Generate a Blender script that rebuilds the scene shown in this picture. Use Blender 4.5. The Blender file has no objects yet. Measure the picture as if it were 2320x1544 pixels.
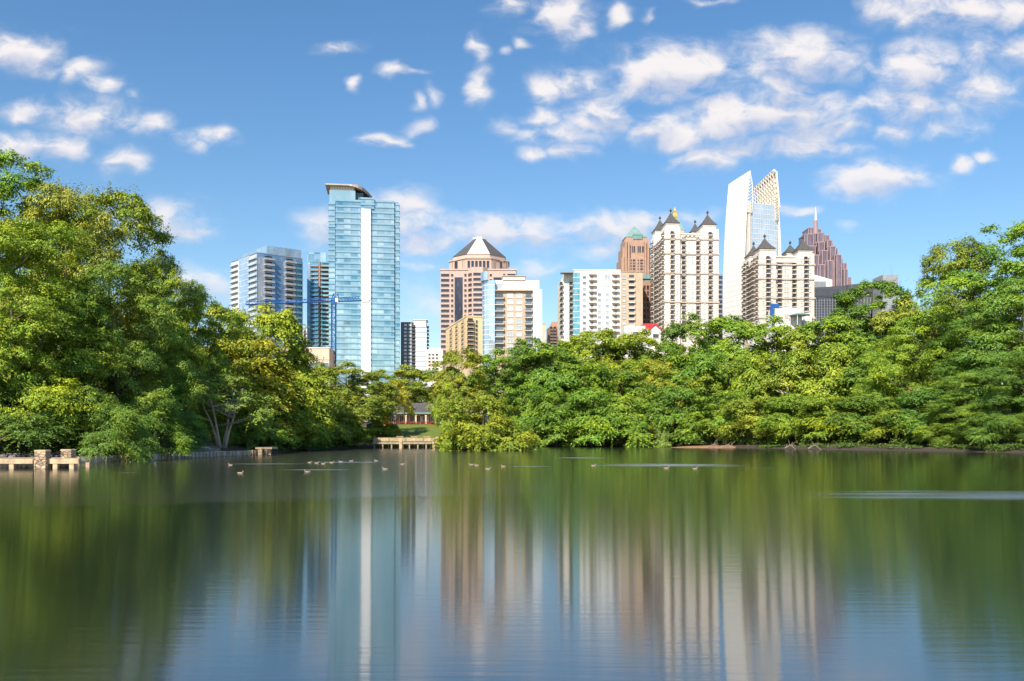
import bpy, math, random
import numpy as np
from mathutils import Vector

R = math.radians
random.seed(7)
scene = bpy.context.scene
col = scene.collection

# ---------------------------------------------------------------- view
HC, F, U0, V0 = 2.6, 2062.0, 1160.0, 992.0      # camera height, focal length and horizon of the photo


def PX(u, D):
    return (u - U0) / F * D


def PZ(v, D):
    return HC + (V0 - v) / F * D


def DW(v):
    return HC * F / (v - V0)


# ---------------------------------------------------------------- nodes and materials
def N(nt, kind, **kw):
    n = nt.nodes.new(kind)
    for k, v in kw.items():
        setattr(n, k, v)
    return n


def setin(nt, node, key, val):
    s = node.inputs[key]
    if isinstance(val, bpy.types.NodeSocket):
        nt.links.new(val, s)
    else:
        s.default_value = val


def M(nt, op, a, b=None, c=None, clamp=False):
    n = nt.nodes.new('ShaderNodeMath')
    n.operation = op
    n.use_clamp = clamp
    for i, v in enumerate((a, b, c)):
        if v is not None:
            setin(nt, n, i, v)
    return n.outputs[0]


def VM(nt, op, a, b=None, c=None):
    n = nt.nodes.new('ShaderNodeVectorMath')
    n.operation = op
    for i, v in enumerate((a, b, c)):
        if v is not None:
            setin(nt, n, i, v)
    return n.outputs['Value'] if op in ('DOT_PRODUCT', 'LENGTH') else n.outputs[0]


def MIX(nt, f, a, b, mode='MIX'):
    n = nt.nodes.new('ShaderNodeMix')
    n.data_type = 'RGBA'
    n.blend_type = mode
    setin(nt, n, 0, f)
    setin(nt, n, 6, a)
    setin(nt, n, 7, b)
    return n.outputs[2]


def SMOOTH(nt, x, lo, hi):
    n = nt.nodes.new('ShaderNodeMapRange')
    n.interpolation_type = 'SMOOTHSTEP'
    setin(nt, n, 0, x)
    n.inputs[1].default_value = lo
    n.inputs[2].default_value = hi
    return n.outputs[0]


def C(r, g, b):
    return (r, g, b, 1.0)


def new_mat(name):
    m = bpy.data.materials.new(name)
    m.use_nodes = True
    nt = m.node_tree
    nt.nodes.clear()
    out = N(nt, 'ShaderNodeOutputMaterial')
    return m, nt, out


def wall_mat(name, c, rough=0.85, var=0.12, scale=0.35, bump=0.0, spec=0.3, metal=0.0, streak=True):
    """plain masonry, metal or paint with weathering that stays put"""
    m, nt, out = new_mat(name)
    p = N(nt, 'ShaderNodeBsdfPrincipled')
    tc = N(nt, 'ShaderNodeTexCoord')
    n1 = N(nt, 'ShaderNodeTexNoise')
    n1.inputs['Scale'].default_value = scale
    n1.inputs['Detail'].default_value = 5
    nt.links.new(tc.outputs['Object'], n1.inputs['Vector'])
    f = n1.outputs[0]
    if streak:
        n2 = N(nt, 'ShaderNodeTexNoise')
        n2.inputs['Scale'].default_value = 1.0
        n2.inputs['Detail'].default_value = 3
        nt.links.new(VM(nt, 'MULTIPLY', tc.outputs['Object'], (1.3, 1.3, 0.05)), n2.inputs['Vector'])
        f = M(nt, 'MULTIPLY_ADD', n2.outputs[0], 0.5, M(nt, 'MULTIPLY', f, 0.5))
    lo = C(*[x * (1 - var * 1.6) for x in c])
    hi = C(*[min(1, x * (1 + var * 1.2)) for x in c])
    nt.links.new(MIX(nt, SMOOTH(nt, f, 0.3, 0.7), lo, hi), p.inputs['Base Color'])
    p.inputs['Roughness'].default_value = rough
    p.inputs['Specular IOR Level'].default_value = spec
    p.inputs['Metallic'].default_value = metal
    if bump:
        b = N(nt, 'ShaderNodeBump')
        b.inputs['Strength'].default_value = bump
        b.inputs['Distance'].default_value = 0.3
        nt.links.new(n1.outputs[0], b.inputs['Height'])
        nt.links.new(b.outputs[0], p.inputs['Normal'])
    nt.links.new(p.outputs[0], out.inputs[0])
    return m


def glass_mat(name, ca, cb, pw=1.6, ph=3.6, line=None, lw=0.08, rough=0.08, metal=0.55, big=0.5, spread=1.0, hl=0.0):
    """curtain-wall glass: pane tints (blinds, rooms, coating), painted sky and cloud reflections, thin mullions"""
    m, nt, out = new_mat(name)
    p = N(nt, 'ShaderNodeBsdfPrincipled')
    tc = N(nt, 'ShaderNodeTexCoord')
    sep = N(nt, 'ShaderNodeSeparateXYZ')
    nt.links.new(tc.outputs['Object'], sep.inputs[0])
    h = M(nt, 'ADD', sep.outputs[0], sep.outputs[1])
    gx = M(nt, 'DIVIDE', h, pw)
    gz = M(nt, 'DIVIDE', sep.outputs[2], ph)
    comb = N(nt, 'ShaderNodeCombineXYZ')
    nt.links.new(M(nt, 'FLOOR', gx), comb.inputs[0])
    nt.links.new(M(nt, 'FLOOR', gz), comb.inputs[1])
    wn = N(nt, 'ShaderNodeTexWhiteNoise')
    nt.links.new(comb.outputs[0], wn.inputs[0])
    nz = N(nt, 'ShaderNodeTexNoise')
    nz.inputs['Scale'].default_value = 0.045
    nz.inputs['Detail'].default_value = 3
    nt.links.new(tc.outputs['Object'], nz.inputs['Vector'])
    f = M(nt, 'ADD', M(nt, 'MULTIPLY', SMOOTH(nt, nz.outputs[0], 0.35, 0.65), big), M(nt, 'MULTIPLY', M(nt, 'POWER', wn.outputs[0], 2.0), spread * (1 - big)), clamp=True)  # broad pale patches put sky and cloud reflections into the glass colour
    colr = MIX(nt, f, C(*ca), C(*cb))
    if line is not None:
        fx = M(nt, 'LESS_THAN', M(nt, 'FRACT', gx), lw / pw)
        colr = MIX(nt, fx, colr, C(*line))
        if hl:
            colr = MIX(nt, M(nt, 'LESS_THAN', M(nt, 'FRACT', gz), hl / ph), colr, C(*[q * 0.96 for q in line]))
    nt.links.new(colr, p.inputs['Base Color'])
    # every pane sits a little differently in its frame
    wv = VM(nt, 'SUBTRACT', wn.outputs[1], (0.5, 0.5, 0.5))
    geo = N(nt, 'ShaderNodeNewGeometry')
    nrm = VM(nt, 'NORMALIZE', VM(nt, 'ADD', geo.outputs['Normal'], VM(nt, 'MULTIPLY', wv, (0.02, 0.02, 0.02))))
    nt.links.new(nrm, p.inputs['Normal'])
    p.inputs['Roughness'].default_value = rough
    p.inputs['Metallic'].default_value = metal
    p.inputs['Specular IOR Level'].default_value = 0.6
    nt.links.new(p.outputs[0], out.inputs[0])
    return m


def pane_mat(name, ca, cb, rough=0.1, metal=0.2):
    """window panes; curtains and bright reflections put into the colour, window by window"""
    m, nt, out = new_mat(name)
    p = N(nt, 'ShaderNodeBsdfPrincipled')
    oi = N(nt, 'ShaderNodeObjectInfo')
    tc = N(nt, 'ShaderNodeTexCoord')
    nz = N(nt, 'ShaderNodeTexNoise')
    nz.inputs['Scale'].default_value = 0.8
    nt.links.new(tc.outputs['Object'], nz.inputs['Vector'])
    f = M(nt, 'ADD', M(nt, 'POWER', oi.outputs['Random'], 2.0), M(nt, 'MULTIPLY', M(nt, 'SUBTRACT', nz.outputs[0], 0.5), 0.5), clamp=True)
    nt.links.new(MIX(nt, f, C(*ca), C(*cb)), p.inputs['Base Color'])
    p.inputs['Roughness'].default_value = rough
    p.inputs['Metallic'].default_value = metal
    nt.links.new(p.outputs[0], out.inputs[0])
    return m


def leaf_mat():
    """foliage: colour of the tree times leaf-to-leaf and spray-to-spray variation"""
    m, nt, out = new_mat('foliage')
    oi = N(nt, 'ShaderNodeObjectInfo')
    at = N(nt, 'ShaderNodeAttribute', attribute_name='tint')
    at2 = N(nt, 'ShaderNodeAttribute', attribute_name='spray')
    v = M(nt, 'MULTIPLY_ADD', at.outputs['Fac'], 0.7, 0.66)
    c = VM(nt, 'SCALE', oi.outputs['Color'])
    sc = c.node
    nt.links.new(v, sc.inputs['Scale'])
    warm = VM(nt, 'MULTIPLY', c, (1.42, 1.20, 0.60))
    cool = VM(nt, 'MULTIPLY', c, (0.66, 0.80, 0.85))
    c2 = MIX(nt, SMOOTH(nt, at2.outputs['Fac'], 0.55, 0.95), c, warm)
    c3 = MIX(nt, SMOOTH(nt, at2.outputs['Fac'], 0.45, 0.05), c2, cool)
    d = N(nt, 'ShaderNodeBsdfDiffuse')
    t = N(nt, 'ShaderNodeBsdfTranslucent')
    g = N(nt, 'ShaderNodeBsdfGlossy')
    g.inputs['Roughness'].default_value = 0.42
    g.inputs['Color'].default_value = C(0.9, 0.95, 0.8)
    nt.links.new(c3, d.inputs[0])
    nt.links.new(VM(nt, 'MULTIPLY', c3, (1.25, 1.2, 0.6)), t.inputs[0])
    m1 = N(nt, 'ShaderNodeMixShader')
    m1.inputs[0].default_value = 0.10
    nt.links.new(d.outputs[0], m1.inputs[1])
    nt.links.new(t.outputs[0], m1.inputs[2])
    m2 = N(nt, 'ShaderNodeMixShader')
    m2.inputs[0].default_value = 0.02
    nt.links.new(m1.outputs[0], m2.inputs[1])
    nt.links.new(g.outputs[0], m2.inputs[2])
    nt.links.new(m2.outputs[0], out.inputs[0])
    return m


def bark_mat(name, c):
    m, nt, out = new_mat(name)
    p = N(nt, 'ShaderNodeBsdfPrincipled')
    tc = N(nt, 'ShaderNodeTexCoord')
    nz = N(nt, 'ShaderNodeTexNoise')
    nz.inputs['Scale'].default_value = 3
    nz.inputs['Detail'].default_value = 4
    nt.links.new(VM(nt, 'MULTIPLY', tc.outputs['Object'], (60, 60, 8)), nz.inputs['Vector'])
    nt.links.new(MIX(nt, nz.outputs[0], C(*[x * 0.5 for x in c]), C(*[x * 1.4 for x in c])), p.inputs['Base Color'])
    p.inputs['Roughness'].default_value = 0.9
    nt.links.new(p.outputs[0], out.inputs[0])
    return m


# ---------------------------------------------------------------- mesh building
class MB:
    def __init__(self):
        self.v, self.f, self.m = [], [], []

    def face(self, pts, m=0):
        n = len(self.v)
        self.v += [tuple(p) for p in pts]
        self.f.append(tuple(range(n, n + len(pts))))
        self.m.append(m)

    def box(self, x0, x1, y0, y1, z0, z1, m=0, top=None):
        n = len(self.v)
        self.v += [(x0, y0, z0), (x1, y0, z0), (x1, y1, z0), (x0, y1, z0), (x0, y0, z1), (x1, y0, z1), (x1, y1, z1), (x0, y1, z1)]
        for q in ((0, 1, 5, 4), (1, 2, 6, 5), (2, 3, 7, 6), (3, 0, 4, 7), (3, 2, 1, 0)):
            self.f.append(tuple(n + i for i in q))
            self.m.append(m)
        self.f.append((n + 4, n + 5, n + 6, n + 7))
        self.m.append(m if top is None else top)

    def loft(self, loops, m=0, cap=True, mcap=None):
        """closed loops of equal length, bottom to top"""
        n = len(self.v)
        k = len(loops[0])
        for lp in loops:
            self.v += [tuple(p) for p in lp]
        for a in range(len(loops) - 1):
            for i in range(k):
                j = (i + 1) % k
                self.f.append((n + a * k + i, n + a * k + j, n + (a + 1) * k + j, n + (a + 1) * k + i))
                self.m.append(m)
        if cap:
            self.f.append(tuple(n + i for i in reversed(range(k))))
            self.m.append(m)
            self.f.append(tuple(n + (len(loops) - 1) * k + i for i in range(k)))
            self.m.append(m if mcap is None else mcap)

    def prism(self, poly, z0, z1, m=0, mcap=None, scale=1.0, cx=0, cy=0):
        self.loft([[(x, y, z0) for x, y in poly], [(cx + (x - cx) * scale, cy + (y - cy) * scale, z1) for x, y in poly]], m, True, mcap)

    def pyramid(self, poly, z0, apex, m=0):
        k = len(poly)
        for i in range(k):
            a, b = poly[i], poly[(i + 1) % k]
            self.face([(a[0], a[1], z0), (b[0], b[1], z0), apex], m)
        self.face([(x, y, z0) for x, y in reversed(poly)], m)

    def tube(self, pts, rad, k=6, m=0):
        loops = []
        for i, p in enumerate(pts):
            p = Vector(p)
            a = Vector(pts[max(0, i - 1)])
            b = Vector(pts[min(len(pts) - 1, i + 1)])
            t = (b - a).normalized()
            ref = Vector((1, 0, 0)) if abs(t.x) < 0.8 else Vector((0, 1, 0))
            s = t.cross(ref).normalized()
            q = t.cross(s)
            r = rad[i] if hasattr(rad, '__len__') else rad
            loops.append([p + s * (r * math.cos(6.2832 * j / k)) + q * (r * math.sin(6.2832 * j / k)) for j in range(k)])
        self.loft(loops, m)

    def bar(self, a, b, r, m=0):
        self.tube([a, b], r, 4, m)

    def add(self, other, dx=0, dy=0, dz=0, rot=0.0):
        n = len(self.v)
        c, s = math.cos(rot), math.sin(rot)
        self.v += [(x * c - y * s + dx, x * s + y * c + dy, z + dz) for x, y, z in other.v]
        self.f += [tuple(n + i for i in q) for q in other.f]
        self.m += other.m

    def mesh(self, name, mats, smooth=False):
        me = bpy.data.meshes.new(name)
        me.from_pydata(self.v, [], self.f)
        for q in mats:
            me.materials.append(q)
        me.polygons.foreach_set('material_index', self.m)
        if smooth:
            me.polygons.foreach_set('use_smooth', [True] * len(self.f))
        me.validate()
        me.update()
        return me

    def build(self, name, mats, parent=None, loc=(0, 0, 0), smooth=False):
        if not isinstance(mats, (list, tuple)):
            mats = [mats]
        return link(name, self.mesh(name, mats, smooth), parent, loc)


def link(name, me, parent=None, loc=(0, 0, 0), rz=0.0):
    o = bpy.data.objects.new(name, me)
    col.objects.link(o)
    o.parent = parent
    o.location = loc
    o.rotation_euler = (0, 0, rz)
    return o


def tag(o, label=None, cat=None, group=None, kind=None):
    if label:
        o['label'] = label
    if cat:
        o['category'] = cat
    if group:
        o['group'] = group
    if kind:
        o['kind'] = kind
    return o


def thing(name, label, cat, loc, rz=0.0, group=None):
    o = bpy.data.objects.new(name, None)
    col.objects.link(o)
    o.empty_display_size = 0.5
    o.location = loc
    o.rotation_euler = (0, 0, rz)
    return tag(o, label, cat, group)


def repeat(parent, name, mb, mats, spots, most=100):
    """the same part many times: each its own object up to MOST, the rest as one piece of stuff"""
    me = mb.mesh(name, mats)
    for s in spots[:most]:
        link(name, me, parent, s[:3], s[3] if len(s) > 3 else 0.0)
    if len(spots) > most:
        r = MB()
        for s in spots[most:]:
            r.add(mb, s[0], s[1], s[2], s[3] if len(s) > 3 else 0.0)
        tag(r.build(name, mats, parent), kind='stuff')


# ---------------------------------------------------------------- terrain
SHORE = [(PX(u, DW(v)), DW(v)) for u, v in [(-200, 1062), (0, 1050), (190, 1048), (300, 1044), (420, 1037), (610, 1028.5), (680, 1022),
         (760, 1018), (845, 1016), (1000, 1016), (1080, 1014), (1180, 1012.5), (1500, 1013), (1700, 1016), (1850, 1019), (2100, 1023), (2320, 1027), (2600, 1036)]]
LAKE = np.array(SHORE + [(84, 90), (88, 40), (70, 4), (30, -1.5), (-30, -1.5), (-60, 8), (-62, 50)])


def shore_dist(P):
    """signed distance to the shoreline, positive on land"""
    P = np.atleast_2d(np.asarray(P, float))
    a = LAKE
    b = np.roll(LAKE, -1, 0)
    best = np.full(len(P), 1e9)
    inside = np.zeros(len(P), bool)
    for i in range(len(a)):
        ab = b[i] - a[i]
        t = np.clip(((P - a[i]) @ ab) / (ab @ ab), 0, 1)
        d = np.hypot(*(P - a[i] - t[:, None] * ab).T)
        best = np.minimum(best, d)
        c = (a[i][1] > P[:, 1]) != (b[i][1] > P[:, 1])
        with np.errstate(divide='ignore', invalid='ignore'):
            xx = a[i][0] + (P[:, 1] - a[i][1]) / (b[i][1] - a[i][1]) * ab[0]
        inside ^= c & (P[:, 0] < xx)
    return np.where(inside, -best, best)


def ground_z(P):
    P = np.atleast_2d(np.asarray(P, float))
    d = shore_dist(P)
    land = 0.5 * np.clip(d / 0.8, 0, 1) + 0.115 * np.clip(d - 1.5, 0, 62) + 0.25 * np.sin(P[:, 0] * 0.21) * np.cos(P[:, 1] * 0.17) * np.clip(d / 12, 0, 1)
    near = P[:, 1] < 30
    land = np.where(near, np.minimum(land, 1.0), land)
    return np.where(d > 0, land, np.maximum(-2.0, d * 0.6))


def gz(x, y):
    return float(ground_z([(x, y)])[0])
# ---------------------------------------------------------------- palette
MAT = {}
MAT['leaf'] = leaf_mat()
MAT['bark'] = bark_mat('bark', (0.10, 0.075, 0.055))
MAT['pale_bark'] = bark_mat('pale bark', (0.50, 0.43, 0.35))
MAT['white'] = wall_mat('white stucco', (0.80, 0.78, 0.75), var=0.05)
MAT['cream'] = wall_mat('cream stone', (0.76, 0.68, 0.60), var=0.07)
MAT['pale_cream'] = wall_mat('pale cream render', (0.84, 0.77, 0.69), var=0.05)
MAT['beige'] = wall_mat('beige panel', (0.72, 0.55, 0.41), var=0.05)
MAT['tan'] = wall_mat('tan brick', (0.55, 0.43, 0.32), var=0.1)
MAT['brown_stone'] = wall_mat('rose granite', (0.58, 0.44, 0.37), var=0.08)
MAT['red_brick'] = wall_mat('red brick', (0.46, 0.30, 0.22), var=0.1)
MAT['rust_brick'] = wall_mat('rust brick', (0.42, 0.24, 0.17), var=0.1)
MAT['yellow'] = wall_mat('yellow stucco', (0.76, 0.58, 0.33), var=0.07)
MAT['purple'] = wall_mat('plum granite', (0.37, 0.27, 0.28), var=0.12, rough=0.5)
MAT['grey'] = wall_mat('dark grey metal', (0.085, 0.085, 0.10), var=0.1, rough=0.5)
MAT['mid_grey'] = wall_mat('mid grey panel', (0.26, 0.28, 0.30), var=0.08, rough=0.6)
MAT['charcoal'] = wall_mat('charcoal render', (0.17, 0.18, 0.21), var=0.08)
MAT['slate'] = wall_mat('slate roof', (0.10, 0.095, 0.095), var=0.14, scale=0.8, rough=0.7)
MAT['verdigris'] = wall_mat('verdigris copper', (0.20, 0.33, 0.31), var=0.12, rough=0.6)
MAT['gold'] = wall_mat('gilded metal', (0.85, 0.58, 0.16), var=0.06, rough=0.35, metal=0.7)
MAT['red_roof'] = wall_mat('red metal roof', (0.55, 0.05, 0.06), var=0.06, rough=0.5)
MAT['blue_steel'] = wall_mat('blue painted steel', (0.02, 0.11, 0.36), var=0.06, rough=0.45)
MAT['iron'] = wall_mat('dark iron', (0.10, 0.085, 0.07), var=0.1, rough=0.6)
MAT['orange_steel'] = wall_mat('bare orange steel', (0.50, 0.22, 0.11), var=0.12)
MAT['warm_stone'] = wall_mat('warm weathered stone', (0.52, 0.39, 0.24), var=0.25, scale=1.6, bump=0.3)
MAT['concrete'] = wall_mat('concrete', (0.36, 0.29, 0.22), var=0.2, scale=1.4, bump=0.3)
MAT['slab'] = wall_mat('slab edge', (0.62, 0.58, 0.52), var=0.06)
MAT['timber'] = wall_mat('weathered timber', (0.42, 0.31, 0.20), var=0.3, scale=1.6, bump=0.2)
MAT['white_trim'] = wall_mat('white trim', (0.78, 0.76, 0.72), var=0.04)
MAT['fin'] = wall_mat('white fin panels', (0.84, 0.80, 0.73), var=0.03, rough=0.5)
MAT['truss'] = wall_mat('sand steel', (0.74, 0.66, 0.57), var=0.08)
MAT['course'] = wall_mat('moulded course', (0.56, 0.48, 0.41), var=0.08)
MAT['shade_door'] = wall_mat('dark doorway', (0.035, 0.035, 0.04), rough=0.3, var=0.1, spec=0.5)
MAT['soil'] = wall_mat('red soil', (0.30, 0.17, 0.09), var=0.3, scale=2.5, bump=0.5, streak=False)
MAT['teal'] = glass_mat('teal glass', (0.12, 0.30, 0.40), (0.60, 0.74, 0.78), 4.5, 3.75, line=(0.30, 0.46, 0.53), lw=0.4, big=0.6, spread=1.6)
MAT['teal_spandrel'] = glass_mat('teal spandrel', (0.27, 0.45, 0.53), (0.40, 0.57, 0.64), 3.0, 3.75, rough=0.2, metal=0.35)
MAT['edge_line'] = wall_mat('dark gasket', (0.10, 0.22, 0.28), rough=0.4, var=0.1)
MAT['white_glass'] = glass_mat('white fritted glass', (0.80, 0.84, 0.86), (0.92, 0.93, 0.93), 2.0, 1.9, line=(0.70, 0.76, 0.80), lw=0.15, rough=0.25, metal=0.15, spread=0.6)
MAT['sky_glass'] = glass_mat('sky blue glass', (0.42, 0.58, 0.74), (0.72, 0.83, 0.92), 1.5, 3.3, line=(0.60, 0.70, 0.78), lw=0.1)
MAT['blue_glass'] = glass_mat('deep blue glass', (0.16, 0.31, 0.54), (0.42, 0.60, 0.78), 1.5, 3.3, line=(0.20, 0.30, 0.42), lw=0.12)
MAT['bright_glass'] = glass_mat('bright glass', (0.62, 0.72, 0.80), (0.88, 0.92, 0.94), 1.4, 3.3, line=(0.75, 0.77, 0.78), lw=0.14, metal=0.3)
MAT['aqua_glass'] = glass_mat('aqua glass', (0.10, 0.36, 0.42), (0.35, 0.62, 0.66), 1.5, 3.3, line=(0.55, 0.68, 0.68), lw=0.14)
MAT['dark_glass'] = glass_mat('dark glass', (0.035, 0.035, 0.05), (0.12, 0.12, 0.15), 1.5, 3.3, line=(0.12, 0.10, 0.10), lw=0.1, metal=0.3)
MAT['bronze_glass'] = glass_mat('smoky glass', (0.26, 0.30, 0.38), (0.56, 0.60, 0.66), 1.5, 3.3, line=(0.25, 0.20, 0.17), lw=0.1, metal=0.3)
MAT['pale_glass'] = glass_mat('pale ribbed glass', (0.55, 0.66, 0.74), (0.80, 0.86, 0.90), 2.2, 3.9, line=(0.82, 0.85, 0.86), lw=0.5, metal=0.4)
MAT['pane'] = pane_mat('window pane', (0.06, 0.085, 0.11), (0.42, 0.50, 0.58))
MAT['pane_dark'] = pane_mat('dark pane', (0.025, 0.025, 0.032), (0.12, 0.13, 0.15))
MAT['pane_light'] = pane_mat('curtained pane', (0.40, 0.48, 0.52), (0.85, 0.86, 0.86), metal=0.1)
MAT['pane_warm'] = pane_mat('orange pane', (0.50, 0.28, 0.10), (0.72, 0.45, 0.22), metal=0.0)


# ---------------------------------------------------------------- buildings
class Bld:
    """a building whose near front-left corner stands at pixel column U, D metres away, turned YAW degrees"""
    BZ = 5.0

    def __init__(s, name, label, cat, u, D, yaw=0.0):
        s.P = Vector((PX(u, D), D))
        s.a = R(yaw)
        s.dx = Vector((math.cos(s.a), math.sin(s.a)))
        s.dy = Vector((-math.sin(s.a), math.cos(s.a)))
        s.o = thing(name, label, cat, (s.P.x, s.P.y, s.BZ), s.a)

    def w(s, u, y=0.0):
        k = (u - U0) / F
        q = s.P + s.dy * y
        return (k * q.y - q.x) / (s.dx.x - k * s.dx.y)

    def d(s, u, x=0.0):
        k = (u - U0) / F
        q = s.P + s.dx * x
        return (k * q.y - q.x) / (s.dy.x - k * s.dy.y)

    def h(s, v, x=0.0, y=0.0):
        q = s.P + s.dx * x + s.dy * y
        return PZ(v, q.y) - s.BZ

    def part(s, name, mb, mats, **k):
        return mb.build(name, mats, s.o, **k)


def window(w, h, fr=0.18, cross=False):
    """frame bars proud of the wall round a pane, front towards -y"""
    m = MB()
    x, z = w / 2, h / 2
    m.box(-x, x, -0.05, 0.02, -z, z, 1)
    m.box(-x - fr, -x, -0.22, 0.02, -z - fr, z + fr, 0)
    m.box(x, x + fr, -0.22, 0.02, -z - fr, z + fr, 0)
    m.box(-x, x, -0.22, 0.02, z, z + fr, 0)
    m.box(-x, x, -0.30, 0.02, -z - fr, -z, 0)
    if cross:
        m.box(-fr / 3, fr / 3, -0.16, -0.04, -z, z, 0)
    return m


def balcony(w, dep, door=True, rail_h=1.1, slab=0.3, bars=False, gap=2.6):
    """slot 0 slab, 1 railing, 2 dark doorway; origin at the wall, slab top at z=0"""
    m = MB()
    x = w / 2
    m.box(-x, x, -dep, 0.0, -slab, 0, 0)
    t = 0.07
    if bars:
        n = max(4, int(w / 0.45))
        m.box(-x, x, -dep, -dep + t, rail_h - 0.12, rail_h, 1)
        for i in range(n + 1):
            xx = -x + (w - t) * i / n
            m.box(xx, xx + t * 1.6, -dep + 0.002, -dep + t + 0.002, 0, rail_h - 0.12, 1)
        for sx in (-x, x - t):
            m.box(sx, sx + t, -dep + t + 0.01, 0, 0.1, rail_h, 1)
    else:
        m.box(-x, x, -dep, -dep + t, 0.003, rail_h, 1)
        m.box(-x, -x + t, -dep + t + 0.003, 0, 0.003, rail_h, 1)
        m.box(x - t, x, -dep + t + 0.003, 0, 0.003, rail_h, 1)
    if door:
        m.box(-x * 0.76, x * 0.76, -0.06, 0.0, 0.003, gap, 2)
    return m


def pyramid_roof(w, h, finial=True, over=0.7):
    """slightly bell-cast hipped cap with a ball finial; origin at eaves centre"""
    m = MB()
    q = w / 2 + over

    def sq(r, z):
        return [(-r, -r, z), (r, -r, z), (r, r, z), (-r, r, z)]
    m.loft([sq(q, -0.4), sq(q, 0), sq(q * 0.62, h * 0.30), sq(q * 0.30, h * 0.64), sq(0.18, h)], 0)
    return m


def finial(h):
    m = MB()
    m.tube([(0, 0, 0), (0, 0, h * 0.3)], 0.22, 6)
    m.tube([(0, 0, h * 0.25), (0, 0, h * 0.38), (0, 0, h * 0.55), (0, 0, h * 0.72), (0, 0, h)], [0.2, 0.75, 0.85, 0.45, 0.05], 8)
    return m


def curtain(m, x0, x1, y0, y1, z0, z1, fh, band=1.1, proud=0.18, sides='fr', glass=0, spandrel=1, line=None):
    """glass box with a spandrel band at every floor"""
    m.box(x0, x1, y0, y1, z0, z1, glass)
    z = z1 - band
    while z > z0:
        m.box(x0 - proud, x1 + proud, y0 - proud, y1 + proud, z, z + band, spandrel)
        if line is not None:
            m.box(x0 - proud - 0.1, x1 + proud + 0.1, y0 - proud - 0.1, y1 + proud + 0.1, z - 0.35, z - 0.002, line)
        z -= fh


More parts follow.
